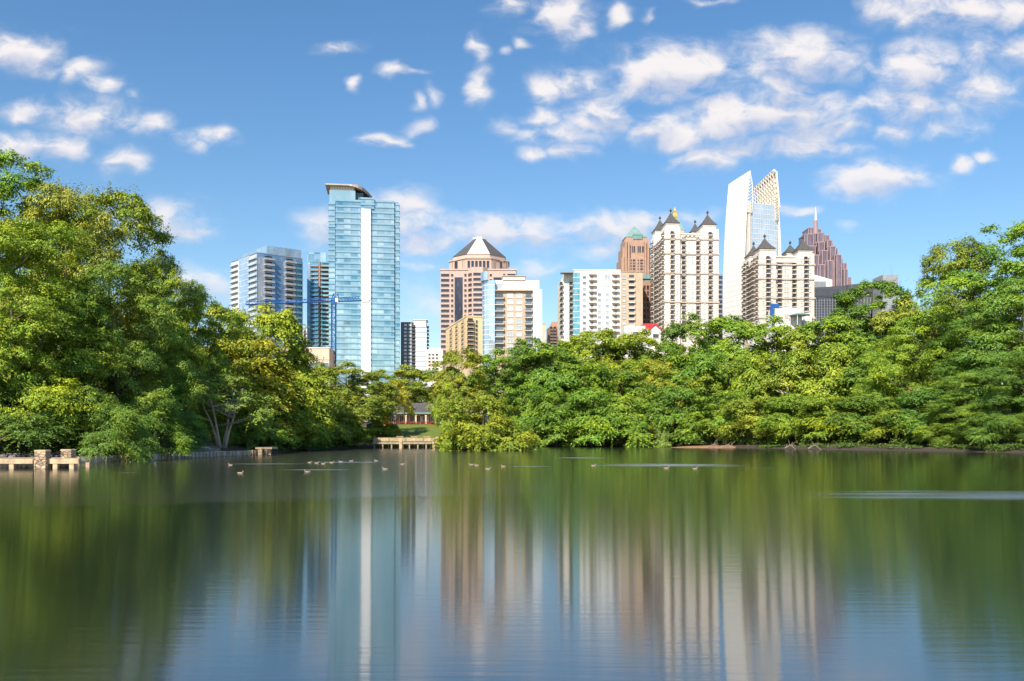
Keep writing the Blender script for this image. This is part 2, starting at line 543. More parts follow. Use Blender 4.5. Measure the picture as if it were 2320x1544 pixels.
def skyline():
    # ---- tall teal glass tower with the curved white canopy
    b = Bld('glass_tower', 'tallest teal glass tower with a white vertical stripe and a curved canopy on top', 'skyscraper', 745, 600, 7.5)
    W, T = b.w(905), b.h(452)
    fh = 3.75
    x1, x2, x3, x4 = b.w(759), b.w(818), b.w(840), b.w(895)
    dep = 38
    G = [MAT['teal'], MAT['teal_spandrel'], MAT['edge_line']]
    m = MB(); curtain(m, 0, x1, 0.6, dep, 0, T - 2, fh, line=2); b.part('corner_bay', m, G)
    m = MB(); curtain(m, x1 + 0.5, x2 - 0.3, -0.6, dep - 2, 0, T, fh, line=2); b.part('curtain_wall', m, G)
    m = MB(); curtain(m, x3 + 0.4, x4 - 0.5, 0.2, dep - 2, 0, T + 0.4, fh, line=2); b.part('curtain_wall', m, G)
    m = MB(); curtain(m, x4 + 0.1, W, 1.2, dep, 0, T - 1, fh, line=2); b.part('corner_bay', m, G)
    m = MB(); m.box(x4 - 4, W - 0.5, 3, dep - 3, T - 1, b.h(451), 0); b.part('parapet_screen', m, [MAT['teal']])
    m = MB(); m.box(x2, x3, -1.7, 6, 0, b.h(472), 0)
    b.part('white_stripe', m, [MAT['white_glass']])
    m = MB(); curtain(m, x2 - 0.2, x3 + 2.3, -0.9, 12, b.h(471.5), b.h(446), fh, line=2); b.part('stripe_cap', m, G)
    # crown and canopy
    hx = b.w(805); ht = b.h(430)
    m = MB(); m.box(0.3, hx, 1, 20, T - 2, ht, 0); m.box(hx, hx + 5, 4, 20, T - 1, ht - 0.5, 1)
    b.part('crown', m, [MAT['teal_spandrel'], MAT['edge_line']])
    m = MB()
    zc = b.h(419.3)
    m.box(0.8, hx - 0.6, 1.6, 19, ht, zc, 0)
    for i in range(9):
        xx = 1.5 + (hx - 3) * i / 8
        m.box(xx, xx + 0.5, 1.3, 1.6, ht, zc, 1)
    b.part('clerestory', m, [MAT['pale_cream'], MAT['slab']])
    m = MB()
    xa, xb = b.w(737), b.w(842)
    up, lo = [], []
    n = 14
    for i in range(n + 1):
        t = i / n
        x = xa + (xb - xa) * t
        yf = -1.5 + max(0, (x - hx) / (xb - hx)) ** 2 * 16
        sag = max(0, (x - hx) / (xb - hx)) ** 1.6 * (b.h(417) - b.h(430)) * 0.9
        thk = 0.75 + 1.3 * max(0, min(1, (x - hx + 4) / 6)); up.append((x, yf, b.h(417.5) - sag)); lo.append((x, yf + 0.3, b.h(417.5) - thk - sag))
    for i in range(n):
        a, c, d, e = up[i], up[i + 1], lo[i + 1], lo[i]
        m.face([e, d, c, a], 0 if c[0] > hx - 2 else 1)
        m.face([a, c, (c[0], 24, c[2]), (a[0], 24, a[2])], 1)
        m.face([d, e, (e[0], 24, e[2]), (d[0], 24, d[2])], 0)
    m.face([lo[0], up[0], (up[0][0], 24, up[0][2]), (lo[0][0], 24, lo[0][2])], 0)
    b.part('canopy', m, [MAT['brown_stone'], MAT['white_trim']])

    # ---- blue and white apartment tower on the far left
    b = Bld('glass_apartments', 'pale blue glass apartment tower with bright left face and dark balconied right face', 'skyscraper', 583, 650, 40)
    W, dep, T = b.w(685), b.d(526), b.h(572)
    fh = 4.05
    m = MB(); m.box(0, W, 0, dep, 0, T, 0)
    nf = int(T / fh)
    for i in range(nf):
        z = T - i * fh
        m.box(-0.15, W + 0.15, -0.15, dep + 0.15, z - 0.45, z, 1)
    b.part('curtain_wall', m, [MAT['blue_glass'], MAT['mid_grey']])
    y1, y2 = b.d(567), b.d(543)
    m = MB(); curtain(m, -0.9, -0.2, y1 + 0.3, y2, 0, T - 1, fh, band=0.5, proud=0.1); b.part('bright_glass_bay', m, [MAT['sky_glass'], MAT['bright_glass']])  # paler glass holds this face's bright sky reflection in its colour
    m = MB(); m.box(-0.6, -0.16, y2 + 0.2, dep, 0, T - 1.5, 0); b.part('white_end_wall', m, [MAT['white']])
    m = MB(); m.box(-0.6, -0.16, 0.2, y1, 0, T - 1.5, 0); b.part('corner_glass', m, [MAT['bright_glass']])
    px1, px2, px3, px4 = b.w(606), b.w(617), b.w(643), b.w(668)
    m = MB(); m.box(px1, W - 0.5, 0.8, dep - 2, T, b.h(556, px1), 0)
    b.part('roof_screen', m, [MAT['sky_glass']])
    m = MB(); m.box(0.4, px2, -0.5, -0.16, 8, T - 3.5, 0); b.part('bronze_bay', m, [MAT['bronze_glass']])
    m = MB(); m.box(px3, px4, -0.5, -0.16, 8, T - 4, 0); b.part('balcony_bay', m, [MAT['bronze_glass']])
    m = MB(); m.box(px4 + 0.2, W, -0.5, -0.16, 8, T - 4, 0); b.part('aqua_bay', m, [MAT['aqua_glass']])
    cm = [MAT['slab'], MAT['bronze_glass'], MAT['shade_door']]
    zs = [T - 4.4 - fh * i for i in range(30) if T - 4.4 - fh * i > 25]
    wl = px2 * 0.62
    sp = [(px2 - wl / 2 + 0.5, -0.5, z, 0) for z in zs] + [((px3 + px4) / 2, -0.5, z, 0) for z in zs]
    repeat(b.o, 'balcony', balcony(min(wl, px4 - px3), 2.6, rail_h=1.0), cm, sp)
    sp = [(-0.6, (y2 + dep) / 2 + 0.5, z, -math.pi / 2) for z in zs[:15]] + [(-0.6, y1 / 2, z, -math.pi / 2) for z in zs[:15]]
    repeat(b.o, 'white_balcony', balcony((dep - y2) * 0.9, 1.4, door=False, slab=0.4), [MAT['mid_grey'], MAT['bright_glass'], MAT['shade_door']], sp)
    sp = [((px4 + W) / 2, -0.5, z, 0) for z in zs]
    repeat(b.o, 'glass_balcony', balcony((W - px4) * 0.8, 1.6), [MAT['mid_grey'], MAT['aqua_glass'], MAT['blue_glass']], sp)

    # ---- balcony tower tucked behind the tall glass tower
    b = Bld('balcony_tower', 'aqua glass balcony tower half hidden behind the tallest glass tower', 'skyscraper', 697, 700, 4)
    W, T = b.w(772), b.h(573)
    m = MB(); m.box(0, W, 0, 28, 0, T, 0); b.part('curtain_wall', m, [MAT['aqua_glass']])
    m = MB(); m.box(-0.3, W + 0.3, -0.3, 26, b.h(594), T + 0.3, 0); b.part('roof_screen', m, [MAT['teal']])
    m = MB(); m.box(-0.4, b.w(703), -0.35, 27, 0, b.h(595), 0); b.part('pale_edge', m, [MAT['sky_glass']])
    m = MB(); m.box(b.w(723), b.w(726.5), -2.9, -0.2, 0, b.h(596), 0); b.part('pier', m, [MAT['orange_steel']])
    zs = [b.h(604 + 9.6 * i) for i in range(20)]
    xa, xb = b.w(704), b.w(722)
    repeat(b.o, 'balcony', balcony(xb - xa, 2.4), [MAT['tan'], MAT['aqua_glass'], MAT['blue_glass']], [((xa + xb) / 2, 0, z) for z in zs])
    xa, xb = b.w(727.5), b.w(750)
    repeat(b.o, 'deep_balcony', balcony(xb - xa, 2.4), [MAT['tan'], MAT['aqua_glass'], MAT['shade_door']], [((xa + xb) / 2, 0, z) for z in zs])

    # ---- beige blank-walled block and the narrow tower above it
    b = Bld('warehouse', 'low beige blank-walled block below the crane, behind the yellow trees', 'building', 640, 520, 3)
    W, T = b.w(746), b.h(787)
    m = MB(); m.box(0, W, 0, 25, 0, T - 0.6, 0); b.part('wall', m, MAT['beige'])
    m = MB(); m.box(-0.3, W + 0.3, -0.3, 25.3, T - 0.6, T, 0); b.part('parapet', m, MAT['pale_cream'])
    m = MB(); m.box(-0.15, W + 0.15, -0.15, 0, b.h(816), b.h(813), 0); b.part('string_course', m, MAT['course'])
    repeat(b.o, 'window', window(5.0, 3.4, 0.2, True), [MAT['white_trim'], MAT['pane']], [(b.w(u), 0, b.h(829)) for u in (690, 712, 735)])
    b = Bld('slim_block', 'narrow pale apartment block glimpsed between two left-hand glass towers', 'building', 686, 800, 2)
    W, T = b.w(698), b.h(745)
    m = MB(); m.box(0, W, 0, 14, 0, T, 0); b.part('wall', m, MAT['pale_cream'])
    repeat(b.o, 'balcony', balcony(W * 0.5, 1.4), [MAT['slab'], MAT['iron'], MAT['shade_door']], [(W * 0.38, 0, T - 4 - 3.6 * i) for i in range(9)])

    # ---- charcoal and white apartments
    b = Bld('grey_apartments', 'charcoal and white apartment block right of the tallest glass tower', 'apartment block', 908, 620, 3)
    W, T = b.w(967), b.h(726)
    xm = b.w(941)
    m = MB(); m.box(0, xm, 0, 18, 0, b.h(730), 0); b.part('charcoal_wall', m, MAT['charcoal'])
    m = MB(); curtain(m, xm + 0.02, W, -1.2, 16, 0, b.h(742), 3.3, band=0.4, proud=0.08); b.part('white_glass_wing', m, [MAT['bright_glass'], MAT['mid_grey']])
    m = MB(); m.box(xm - 1, W - 0.4, -1.4, 12, b.h(742), T, 0); m.box(xm - 1.4, W + 0.4, -1.9, 12.4, T, T + 0.5, 0); b.part('roof_block', m, MAT['white'])
    zs = [b.h(737 + 8.1 * i) for i in range(15)]
    repeat(b.o, 'window', window(1.7, 1.1, 0.12), [MAT['white_trim'], MAT['pane_light']], [(b.w(918.5), 0, z) for z in zs] + [(b.w(929), 0, z) for z in zs])
    repeat(b.o, 'balcony', balcony(xm - b.w(933), 1.9), [MAT['iron'], MAT['dark_glass'], MAT['shade_door']], [((xm + b.w(933)) / 2, 0, z - 1.2) for z in zs])
    repeat(b.o, 'side_balcony', balcony(3.2, 1.3, door=False), [MAT['iron'], MAT['dark_glass'], MAT['shade_door']], [(W, 5, z - 1.2, math.pi / 2) for z in zs])

    # ---- cream block with a barrel roof
    b = Bld('cream_block', 'small cream block with a barrel roof between charcoal apartments and brown tower', 'building', 967, 570, 0)
    W, T = b.w(1003), b.h(795)
    m = MB(); m.box(0, W, 0, 18, 0, T, 0); b.part('wall', m, MAT['pale_cream'])
    m = MB()
    n = 8
    arc = [(W / 2 - W / 2 * math.cos(math.pi * i / n), T + (b.h(788) - T) * math.sin(math.pi * i / n)) for i in range(n + 1)]
    m.loft([[(x, y, z) for x, z in arc] for y in (0.0, 18.0)], 0); b.part('roof', m, MAT['white'])
    repeat(b.o, 'window', window(1.4, 1.1, 0.12), [MAT['cream'], MAT['pane_dark']], [(b.w(u), 0, b.h(804 + 8 * i)) for i in range(6) for u in (973, 981.5, 990)])

    # ---- rose granite office tower with the octagonal roof
    b = Bld('granite_tower', 'brown granite office tower with banded windows and an octagonal grey and white roof', 'skyscraper', 998, 750, 0)
    W, T = b.w(1169), b.h(613)
    dep = 58
    cx, cy = W / 2, dep / 2
    m = MB(); m.box(0, W, 0, dep, 0, T, 0); m.box(-0.5, W + 0.5, -0.5, dep + 0.5, T, T + 1.2, 0); b.part('shaft', m, MAT['brown_stone'])
    xa, xb = b.w(1060), b.w(1106)
    bay = [(xa, 0.0), (xa + 4, -5.0), (xb - 4, -5.0), (xb, 0.0)]
    m = MB(); m.prism(bay, 0, b.h(608), 0); b.part('centre_bay', m, MAT['brown_stone'])
    m = MB(); m.box(b.w(1030), b.w(1048), -0.35, 0.1, 0, b.h(629), 0); b.part('glass_strip', m, MAT['dark_glass'])
    m = MB(); m.box(b.w(1118), b.w(1136), -0.35, 0.1, 0, b.h(629), 0); b.part('glass_strip', m, MAT['dark_glass'])
    zs = [b.h(624 + 11.55 * i) for i in range(17)]
    wm = [MAT['brown_stone'], MAT['dark_glass']]
    repeat(b.o, 'ribbon_window', window(b.w(1017.5) - b.w(999), 2.2, 0.15), wm, [(b.w(1008.5), 0, z) for z in zs])
    repeat(b.o, 'ribbon_window', window(b.w(1017.5) - b.w(999), 2.2, 0.15), wm, [(b.w(1158.5), 0, z) for z in zs[:8]])
    repeat(b.o, 'window', window(1.8, 2.0, 0.15), wm, [(b.w(u), 0, z) for z in zs for u in (1024.5, 1054.5)] + [(b.w(u), 0, z) for z in zs[:8] for u in (1112, 1142.5)])
    repeat(b.o, 'bay_window', window(xb - xa - 9, 2.2, 0.15), wm, [(cx, -5.0, z) for z in zs])
    a = math.atan2(-5, 4)
    repeat(b.o, 'bay_side_window', window(5.0, 2.2, 0.12), wm, [(xa + 2, -2.5, z, a) for z in zs])
    repeat(b.o, 'bay_side_window', window(5.0, 2.2, 0.12), wm, [(xb - 2, -2.5, z, -a) for z in zs])

    def octo(r, f=0.42):
        k = r * f
        return [(cx - k, cy - r), (cx + k, cy - r), (cx + r, cy - k), (cx + r, cy + k), (cx + k, cy + r), (cx - k, cy + r), (cx - r, cy + k), (cx - r, cy - k)]
    yq = 5
    r1 = (b.w(1152, yq) - b.w(1016, yq)) / 2
    z1, z2, z3, z4 = b.h(613, cx, yq), b.h(587, cx, yq), b.h(575, cx, yq), b.h(539, cx, cy - 5)
    m = MB(); m.prism(octo(r1), z1 - 1, z2, 0); m.prism(octo(r1 + 0.8), z2, z2 + 0.8, 0); b.part('upper_tier', m, MAT['brown_stone'])
    r2 = r1 * 0.88
    m = MB(); m.prism(octo(r2), z2 + 0.8, z3, 0); b.part('drum', m, MAT['brown_stone'])
    rt = r1 * 0.20
    lo_, hi_ = octo(r2 + 0.5), octo(rt)
    m = MB()
    for i in range(8):
        j = (i + 1) % 8
        m.face([(*lo_[i], z3), (*lo_[j], z3), (*hi_[j], z4 - 1), (*hi_[i], z4 - 1)], 1 if i % 2 == 0 else 0)
    m.face([(*p, z3) for p in reversed(lo_)], 0)
    m.prism(octo(rt + 0.6), z4 - 1, z4 + 0.6, 1)
    b.part('roof', m, [MAT['slate'], MAT['pale_cream']])
    k = r1 * 0.42
    repeat(b.o, 'tier_window', window(2.2, 6.0, 0.3), wm, [(cx - k + 2.5 + (2 * k - 5) * i / 5, cy - r1, (z1 + z2) / 2) for i in range(6)])
    a = math.atan2(-(r1 - k), (r1 - k))
    for s in (-1, 1):
        repeat(b.o, 'tier_window', window(7.0, 7.5, 0.4), wm, [(cx + s * (r1 + k) / 2, cy - (r1 + k) / 2, (z1 + z2) / 2, -s * abs(a))])
        repeat(b.o, 'slot_window', window(0.8, 7.5, 0.3), wm, [(cx + s * (k + (r1 - k) * t), cy - r1 + (r1 - k) * t, (z1 + z2) / 2, -s * abs(a)) for t in (0.1, 0.2, 0.8, 0.9)])

    # ---- yellow stucco apartments
    b = Bld('yellow_apartments', 'yellow stucco apartment block in front of the brown granite tower', 'apartment block', 1057, 500, 14.5)
    W, T, dep = b.w(1093), b.h(718), b.d(1010)
    m = MB(); m.box(0, W, 0, dep, 0, T, 0); m.box(-0.25, W + 0.25, -0.25, dep + 0.25, T, T + 0.7, 0); b.part('wall', m, MAT['yellow'])
    m = MB(); m.box(b.w(1057.6), b.w(1074), -0.12, 0, 0, b.h(724), 0); b.part('balcony_recess', m, MAT['tan'])
    zs = [b.h(732 + 9.6 * i) for i in range(10)]
    repeat(b.o, 'balcony', balcony(b.w(1073) - b.w(1058), 1.5), [MAT['yellow'], MAT['iron'], MAT['shade_door']], [(b.w(1065.5), -0.12, z) for z in zs])
    repeat(b.o, 'window', window(1.0, 1.5, 0.15), [MAT['tan'], MAT['pane_dark']], [(b.w(1080), 0, z + 0.8) for z in zs] + [(0, dep * t, z + 0.8, -math.pi / 2) for z in zs for t in (0.08, 0.22, 0.36, 0.5, 0.64, 0.78, 0.92)])
    repeat(b.o, 'juliet_balcony', balcony(2.4, 0.8), [MAT['yellow'], MAT['iron'], MAT['shade_door']], [(0, dep * t, z, -math.pi / 2) for z in zs for t in (0.15, 0.43, 0.71)])

    # ---- tan and glass apartments with the rounded blue corner
    b = Bld('rounded_apartments', 'tan brick apartment tower with a rounded blue glass corner at its left', 'apartment block', 1120, 580, 1)
    W, T = b.w(1207), b.h(660)
    dep = 26
    m = MB(); m.box(0, W, 0, dep, 0, T, 0); b.part('brick_wall', m, MAT['tan'])
    r = b.w(1121) - b.w(1092)
    m = MB()
    n = 10
    poly = [(0.3, -2.0)] + [(0.3 - r * math.sin(R(90) * i / n), -2.0 + 9 * (1 - math.cos(R(90) * i / n))) for i in range(1, n + 1)] + [(0.3 - r, 18), (0.3, 18)]
    poly = poly[::-1]
    m.prism(poly, 0, b.h(636), 0)
    for i in range(1, 16):
        z = b.h(636 + 11.2 * i)
        m.prism([(x * 1.012, y - 0.08) for x, y in poly], z, z + 0.35, 1)
    b.part('glass_corner', m, [MAT['sky_glass'], MAT['white_trim']])
    m = MB(); m.prism([(x * 0.55 - 4.5, y) for x, y in poly], b.h(636), b.h(616), 0); b.part('glass_turret', m, [MAT['sky_glass']])
    m = MB(); curtain(m, W + 0.02, b.w(1228), -0.8, dep - 4, 0, b.h(656), 4.2, band=0.5, proud=0.1); b.part('white_glass_wing', m, [MAT['bright_glass'], MAT['white_trim']])
    m = MB()
    m.box(0.5, b.w(1222), 2, dep, T, b.h(634), 0); m.box(b.w(1139), b.w(1190), 1.2, dep, b.h(634), b.h(626), 0)
    m.box(b.w(1137), b.w(1192), 0.6, dep + 0.5, b.h(626), b.h(624), 1)
    m.box(-0.5, b.w(1206.5), -1.8, 2, T, T + 0.5, 1)
    b.part('penthouse', m, [MAT['pale_cream'], MAT['tan']])
    repeat(b.o, 'penthouse_window', window(3.4, 3.6, 0.2, True), [MAT['white_trim'], MAT['pane_light']], [(b.w(u, 2), 2, b.h(650, 0, 2)) for u in (1131, 1153, 1173, 1200)])
    zs = [b.h(676 + 14.6 * i) for i in range(9)]
    bm = [MAT['slab'], MAT['iron'], MAT['pane']]
    repeat(b.o, 'balcony', balcony(b.w(1142) - b.w(1121), 1.9, bars=True, slab=0.45, gap=3.0), bm, [((b.w(1142) + b.w(1121)) / 2, 0, z) for z in zs])
    repeat(b.o, 'balcony', balcony(b.w(1206) - b.w(1189), 1.9, bars=True, slab=0.45, gap=3.0), bm, [((b.w(1206) + b.w(1189)) / 2, 0, z) for z in zs])
    repeat(b.o, 'window', window(3.5, 2.4, 0.2, True), [MAT['white_trim'], MAT['pane_light']], [(b.w(u), 0, z + 1.6) for z in zs for u in (1156, 1176)])
    b = Bld('tan_slab', 'narrow tan slab block peeking out right of the rounded apartment tower', 'building', 1223, 690, 0)
    m = MB(); m.box(0, b.w(1235.5), 0, 12, 0, b.h(735), 0); b.part('wall', m, MAT['beige'])
    m = MB(); m.box(-0.2, b.w(1235.5) + 0.2, -0.2, 12.2, b.h(735), b.h(733.6), 0); b.part('parapet', m, MAT['tan'])

    # ---- small brown stepped balcony block
    b = Bld('brown_block', 'small rounded brown balcony block left of the white apartments', 'apartment block', 1245, 700, 6)
    W, T = b.w(1274), b.h(741)
    m = MB(); m.box(0, W, 0, 16, 0, T, 0); m.prism([(1, 1), (W, 1), (W, 12), (1, 12)], T, b.h(728), 0, None, 0.7, W * 0.8, 8); b.part('wall', m, MAT['rust_brick'])
    repeat(b.o, 'balcony', balcony(2.4, 1.0), [MAT['brown_stone'], MAT['iron'], MAT['shade_door']], [(b.w(u), 0, b.h(748 + 7.0 * i)) for i in range(7) for u in (1249, 1257, 1266)])

    # ---- white apartments
    b = Bld('white_apartments', 'white apartment slab with a green glass strip and a tan right end', 'apartment block', 1300, 580, 2)
    W, T = b.w(1406), b.h(613)
    dep = 34
    x2 = b.w(1456)
    m = MB(); m.box(0, W, 0, dep, 0, T, 0); m.box(-0.3, W, -0.3, dep, T, T + 0.6, 0); b.part('white_wall', m, MAT['white'])
    m = MB(); m.box(W + 0.01, x2, -0.4, dep, 0, b.h(616), 0); m.box(W + 0.01, x2 + 0.3, -0.8, dep, b.h(616), b.h(615), 0); b.part('tan_wing', m, MAT['tan'])
    xl = b.w(1269, 14)
    m = MB(); m.box(xl, 0, 8, dep, 0, b.h(634, xl, 8), 0); b.part('side_wing', m, MAT['pale_cream'])
    m = MB(); m.box(xl - 0.5, -0.4, 2, 8, b.h(622, xl, 8), b.h(620.5, xl, 8), 0); m.box(xl + 2, 0, 8, dep - 8, b.h(634, xl, 8), b.h(622, xl, 8), 1); b.part('side_roof', m, [MAT['mid_grey'], MAT['pale_cream']])
    m = MB(); m.box(-0.5, b.w(1313), -0.5, 6, 0, b.h(618), 0)
    for i in range(16):
        z = b.h(630 + 12.9 * i)
        m.box(-0.55, b.w(1313) + 0.05, -0.6, 5.9, z, z + 0.35, 1)
    b.part('green_glass_strip', m, [MAT['aqua_glass'], MAT['white_trim']])
    zs = [b.h(629 + 12.9 * i) for i in range(11)]
    repeat(b.o, 'window', window(1.7, 1.6, 0.15, True), [MAT['white_trim'], MAT['pane']], [(b.w(1324), 0, z) for z in zs] + [(b.w(u), 0, z) for z in zs[3:] for u in (1358, 1376)] + [(b.w(u), 0, z) for z in zs for u in (1341, 1395)])
    repeat(b.o, 'tall_window', window(3.4, 3.2, 0.2, True), [MAT['white_trim'], MAT['pane_light']], [(b.w(u), 0, z) for z in zs[:3] for u in (1358.5, 1376)])
    repeat(b.o, 'balcony', balcony(b.w(1350) - b.w(1334), 1.8, door=False, bars=True, rail_h=1.0), [MAT['tan'], MAT['truss'], MAT['pane']], [(b.w(u), 0, z + 1.9) for z in zs for u in (1342, 1394)])
    repeat(b.o, 'tan_window', window(1.9, 1.9, 0.2), [MAT['tan'], MAT['pane_light']], [(b.w(1413.5), -0.4, z) for z in zs])
    repeat(b.o, 'loggia', balcony(b.w(1438) - b.w(1423), 1.2, slab=0.5, gap=3.0), [MAT['white_trim'], MAT['tan'], MAT['pane_dark']], [(b.w(1430.5), -0.4, z - 1.3) for z in zs])
    repeat(b.o, 'corner_balcony', balcony(2.2, 1.6, door=True), [MAT['slab'], MAT['iron'], MAT['shade_door']], [(xl + 0.2, 8, b.h(648 + 12.6 * i, xl, 8)) for i in range(10)] + [(b.w(1293, 8), 8, b.h(648 + 12.6 * i, xl, 8)) for i in range(10)])

    # ---- red brick tower with green pyramid
    b = Bld('brick_tower', 'tall red brick tower with a green pyramid roof behind the white apartments', 'skyscraper', 1408, 900, 3)
    W = b.w(1477)
    cx = b.w(1443)
    m = MB(); m.box(0, W, 0, 30, 0, b.h(585), 0); m.box(1.5, W - 1, 2, 28, b.h(585), b.h(560), 0); m.box(3.5, W - 2.5, 3, 27, b.h(560), b.h(541), 0); m.box(5.0, W - 4.0, 4, 26, b.h(541), b.h(535), 0)
    b.part('shaft', m, MAT['red_brick'])
    m = MB()
    for u in (1411, 1418, 1424, 1462, 1468, 1474):
        zt = b.h(548 if 1415 < u < 1470 else 580)
        m.box(b.w(u) - 0.9, b.w(u) + 0.9, -1.4, 4, 0, zt, 0)
    b.part('brick_pilasters', m, MAT['red_brick'])
    m = MB()
    xw = W - 9
    m.pyramid([(4.6, 3.6), (4.6 + xw, 3.6), (4.6 + xw, 26.4), (4.6, 26.4)], b.h(535), (4.6 + xw / 2, 15, b.h(504)), 0)
    b.part('roof', m, MAT['verdigris'])
    m = MB(); xm = b.w(1445)
    m.box(xm - 4, xm + 5, 2.4, 7, b.h(541), b.h(531), 0); m.pyramid([(xm - 4.4, 2.0), (xm + 5.4, 2.0), (xm + 5.4, 9), (xm - 4.4, 9)], b.h(531), (xm + 0.5, 9, b.h(522)), 0)
    b.part('dormer', m, MAT['verdigris'])
    wm = [MAT['red_brick'], MAT['pane_dark']]
    repeat(b.o, 'tall_window', window(1.6, 6.0, 0.25), wm, [(b.w(u), 2 if u < 1470 else 0, b.h(564)) for u in (1434, 1437.5, 1447, 1451, 1457.5)])
    repeat(b.o, 'window', window(2.6, 1.5, 0.2), wm, [(b.w(u), 0, b.h(590 + 6.6 * i)) for i in range(8) for u in (1436.5, 1453.5)])
    repeat(b.o, 'small_window', window(1.1, 1.3, 0.2), wm, [(b.w(u), 0, b.h(590 + 6.6 * i)) for i in range(8) for u in (1430, 1446, 1460, 1471)])

    # ---- rust brick mid-rise
    b = Bld('brick_midrise', 'rust brick mid-rise with a blue-grey roof box beside the tall castle tower', 'building', 1437, 600, 2)
    W, T = b.w(1481), b.h(638)
    xm = b.w(1456)
    m = MB(); m.box(0, xm, 0, 20, 0, T, 0); b.part('tan_wall', m, MAT['beige'])
    m = MB(); m.box(xm + 0.01, W, -0.5, 20, 0, T - 0.5, 0); b.part('brick_wall', m, MAT['rust_brick'])
    m = MB(); m.box(b.w(1450), W, 2, 18, T, b.h(631), 0); m.box(b.w(1447), W + 0.5, 1, 19, b.h(631), b.h(622), 0); b.part('roof_box', m, MAT['verdigris'])
    zs = [b.h(652 + 13.2 * i) for i in range(8)]
    repeat(b.o, 'window', window(1.3, 2.5, 0.2), [MAT['beige'], MAT['pane']], [(b.w(u), 0, z) for z in zs for u in (1444, 1451)])
    repeat(b.o, 'window', window(1.4, 2.6, 0.2), [MAT['rust_brick'], MAT['pane_dark']], [(b.w(u), -0.5, z) for z in zs for u in (1460, 1467.5, 1475)])

    # ---- low white house with red gable
    b = Bld('gabled_building', 'low white building with a bright red roof and white gable above the treetops', 'building', 1415, 470, 2)
    W, T = b.w(1496), b.h(742)
    m = MB(); m.box(0, b.w(1462), 0, 14, 0, b.h(739), 0); m.box(b.w(1462), W, -1, 14, 0, b.h(748), 0)
    gl, gr = b.w(1471), b.w(1496)
    m.loft([[(gl, y, b.h(748)), (gr, y, b.h(748)), ((gl + gr) / 2, y, b.h(737.5))] for y in (-1.0, 13.0)], 0)
    b.part('wall', m, MAT['white'])
    m = MB()
    m.box(b.w(1460), b.w(1492), 2, 13, b.h(746), b.h(732), 0)
    m.loft([[(gl - 1, y, b.h(748.5)), ((gl + gr) / 2, y, b.h(736)), (gr + 1, y, b.h(748.5)), (gr + 0.4, y, b.h(749.6)), ((gl + gr) / 2, y, b.h(737.4)), (gl - 0.4, y, b.h(749.6))] for y in (-1.5, 13.5)], 0)
    b.part('roof', m, MAT['red_roof'])
    repeat(b.o, 'window', window(3.0, 2.0, 0.15), [MAT['white_trim'], MAT['pane_dark']], [(b.w(1485), -1, b.h(762)), (b.w(1440), 0, b.h(757))])

    # ---- gold spire behind the castle
    b = Bld('spired_tower', 'green-roofed tower with a gold spire rising behind the tall castle tower', 'skyscraper', 1512, 900, 0)
    W = b.w(1550)
    cx = b.w(1532)
    m = MB(); m.box(0, W, 0, 17, 0, b.h(522), 0); b.part('shaft', m, MAT['brown_stone'])
    hw = W / 2

    def sq(r, z):
        return [(cx - r, 8.5 - r, z), (cx + r, 8.5 - r, z), (cx + r, 8.5 + r, z), (cx - r, 8.5 + r, z)]
    m = MB(); m.loft([sq(hw * 1.05, b.h(522)), sq(hw * 0.6, b.h(503)), sq(hw * 0.26, b.h(488))], 0); b.part('roof', m, MAT['verdigris'])
    m = MB(); z = b.h(489)
    m.loft([sq(hw * 0.32, z), sq(hw * 0.32, z + 2), sq(hw * 0.24, z + 2.2), sq(hw * 0.21, z + 5), sq(hw * 0.26, z + 5.4), sq(hw * 0.13, z + 7), sq(0.03, b.h(464))], 0); b.part('gold_spire', m, MAT['gold'])

    # ---- the two castle-like towers
    def castle(name, label, uC, D, yaw, uR, uL, wallm, topm, vmid, turrets, courses, colsB, colsW, v0, pitch, rows, frontL, frontR, vtopL, vtopR, sideB):
        b = Bld(name, label, 'apartment tower', uC, D, yaw)
        W, dep = b.w(uR), b.d(uL)
        xl, xr = b.w(frontL), b.w(frontR)
        T = b.h(vmid)
        zc = b.h(courses[1])
        m = MB()
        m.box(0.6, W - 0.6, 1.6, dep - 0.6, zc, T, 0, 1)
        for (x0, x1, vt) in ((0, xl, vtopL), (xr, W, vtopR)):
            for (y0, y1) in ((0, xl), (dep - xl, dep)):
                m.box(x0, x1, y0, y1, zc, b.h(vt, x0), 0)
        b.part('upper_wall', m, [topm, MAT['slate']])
        m = MB()
        m.box(0.6, W - 0.6, 1.6, dep - 0.6, 0, zc, 0)
        for (x0, x1) in ((0, xl), (xr, W)):
            for (y0, y1) in ((0, xl), (dep - xl, dep)):
                m.box(x0, x1, y0, y1, 0, zc - 0.003, 0)
        b.part('lower_wall', m, [wallm])
        for vc in courses:
            m = MB(); z = b.h(vc)
            m.box(-0.5, xl + 0.5, -0.5, xl, z - 0.5, z + 0.5, 0); m.box(xr - 0.5, W + 0.5, -0.5, xl, z - 0.5, z + 0.5, 0)
            m.box(xl + 0.5, xr - 0.5, 1.0, dep, z - 0.4, z + 0.4, 0); m.box(0.05, xl, xl, dep - xl, z - 0.4, z + 0.4, 0)
            m.box(-0.5, xl + 0.5, dep - xl, dep + 0.5, z - 0.5, z + 0.5, 0)
            b.part('string_course', m, MAT['course'])
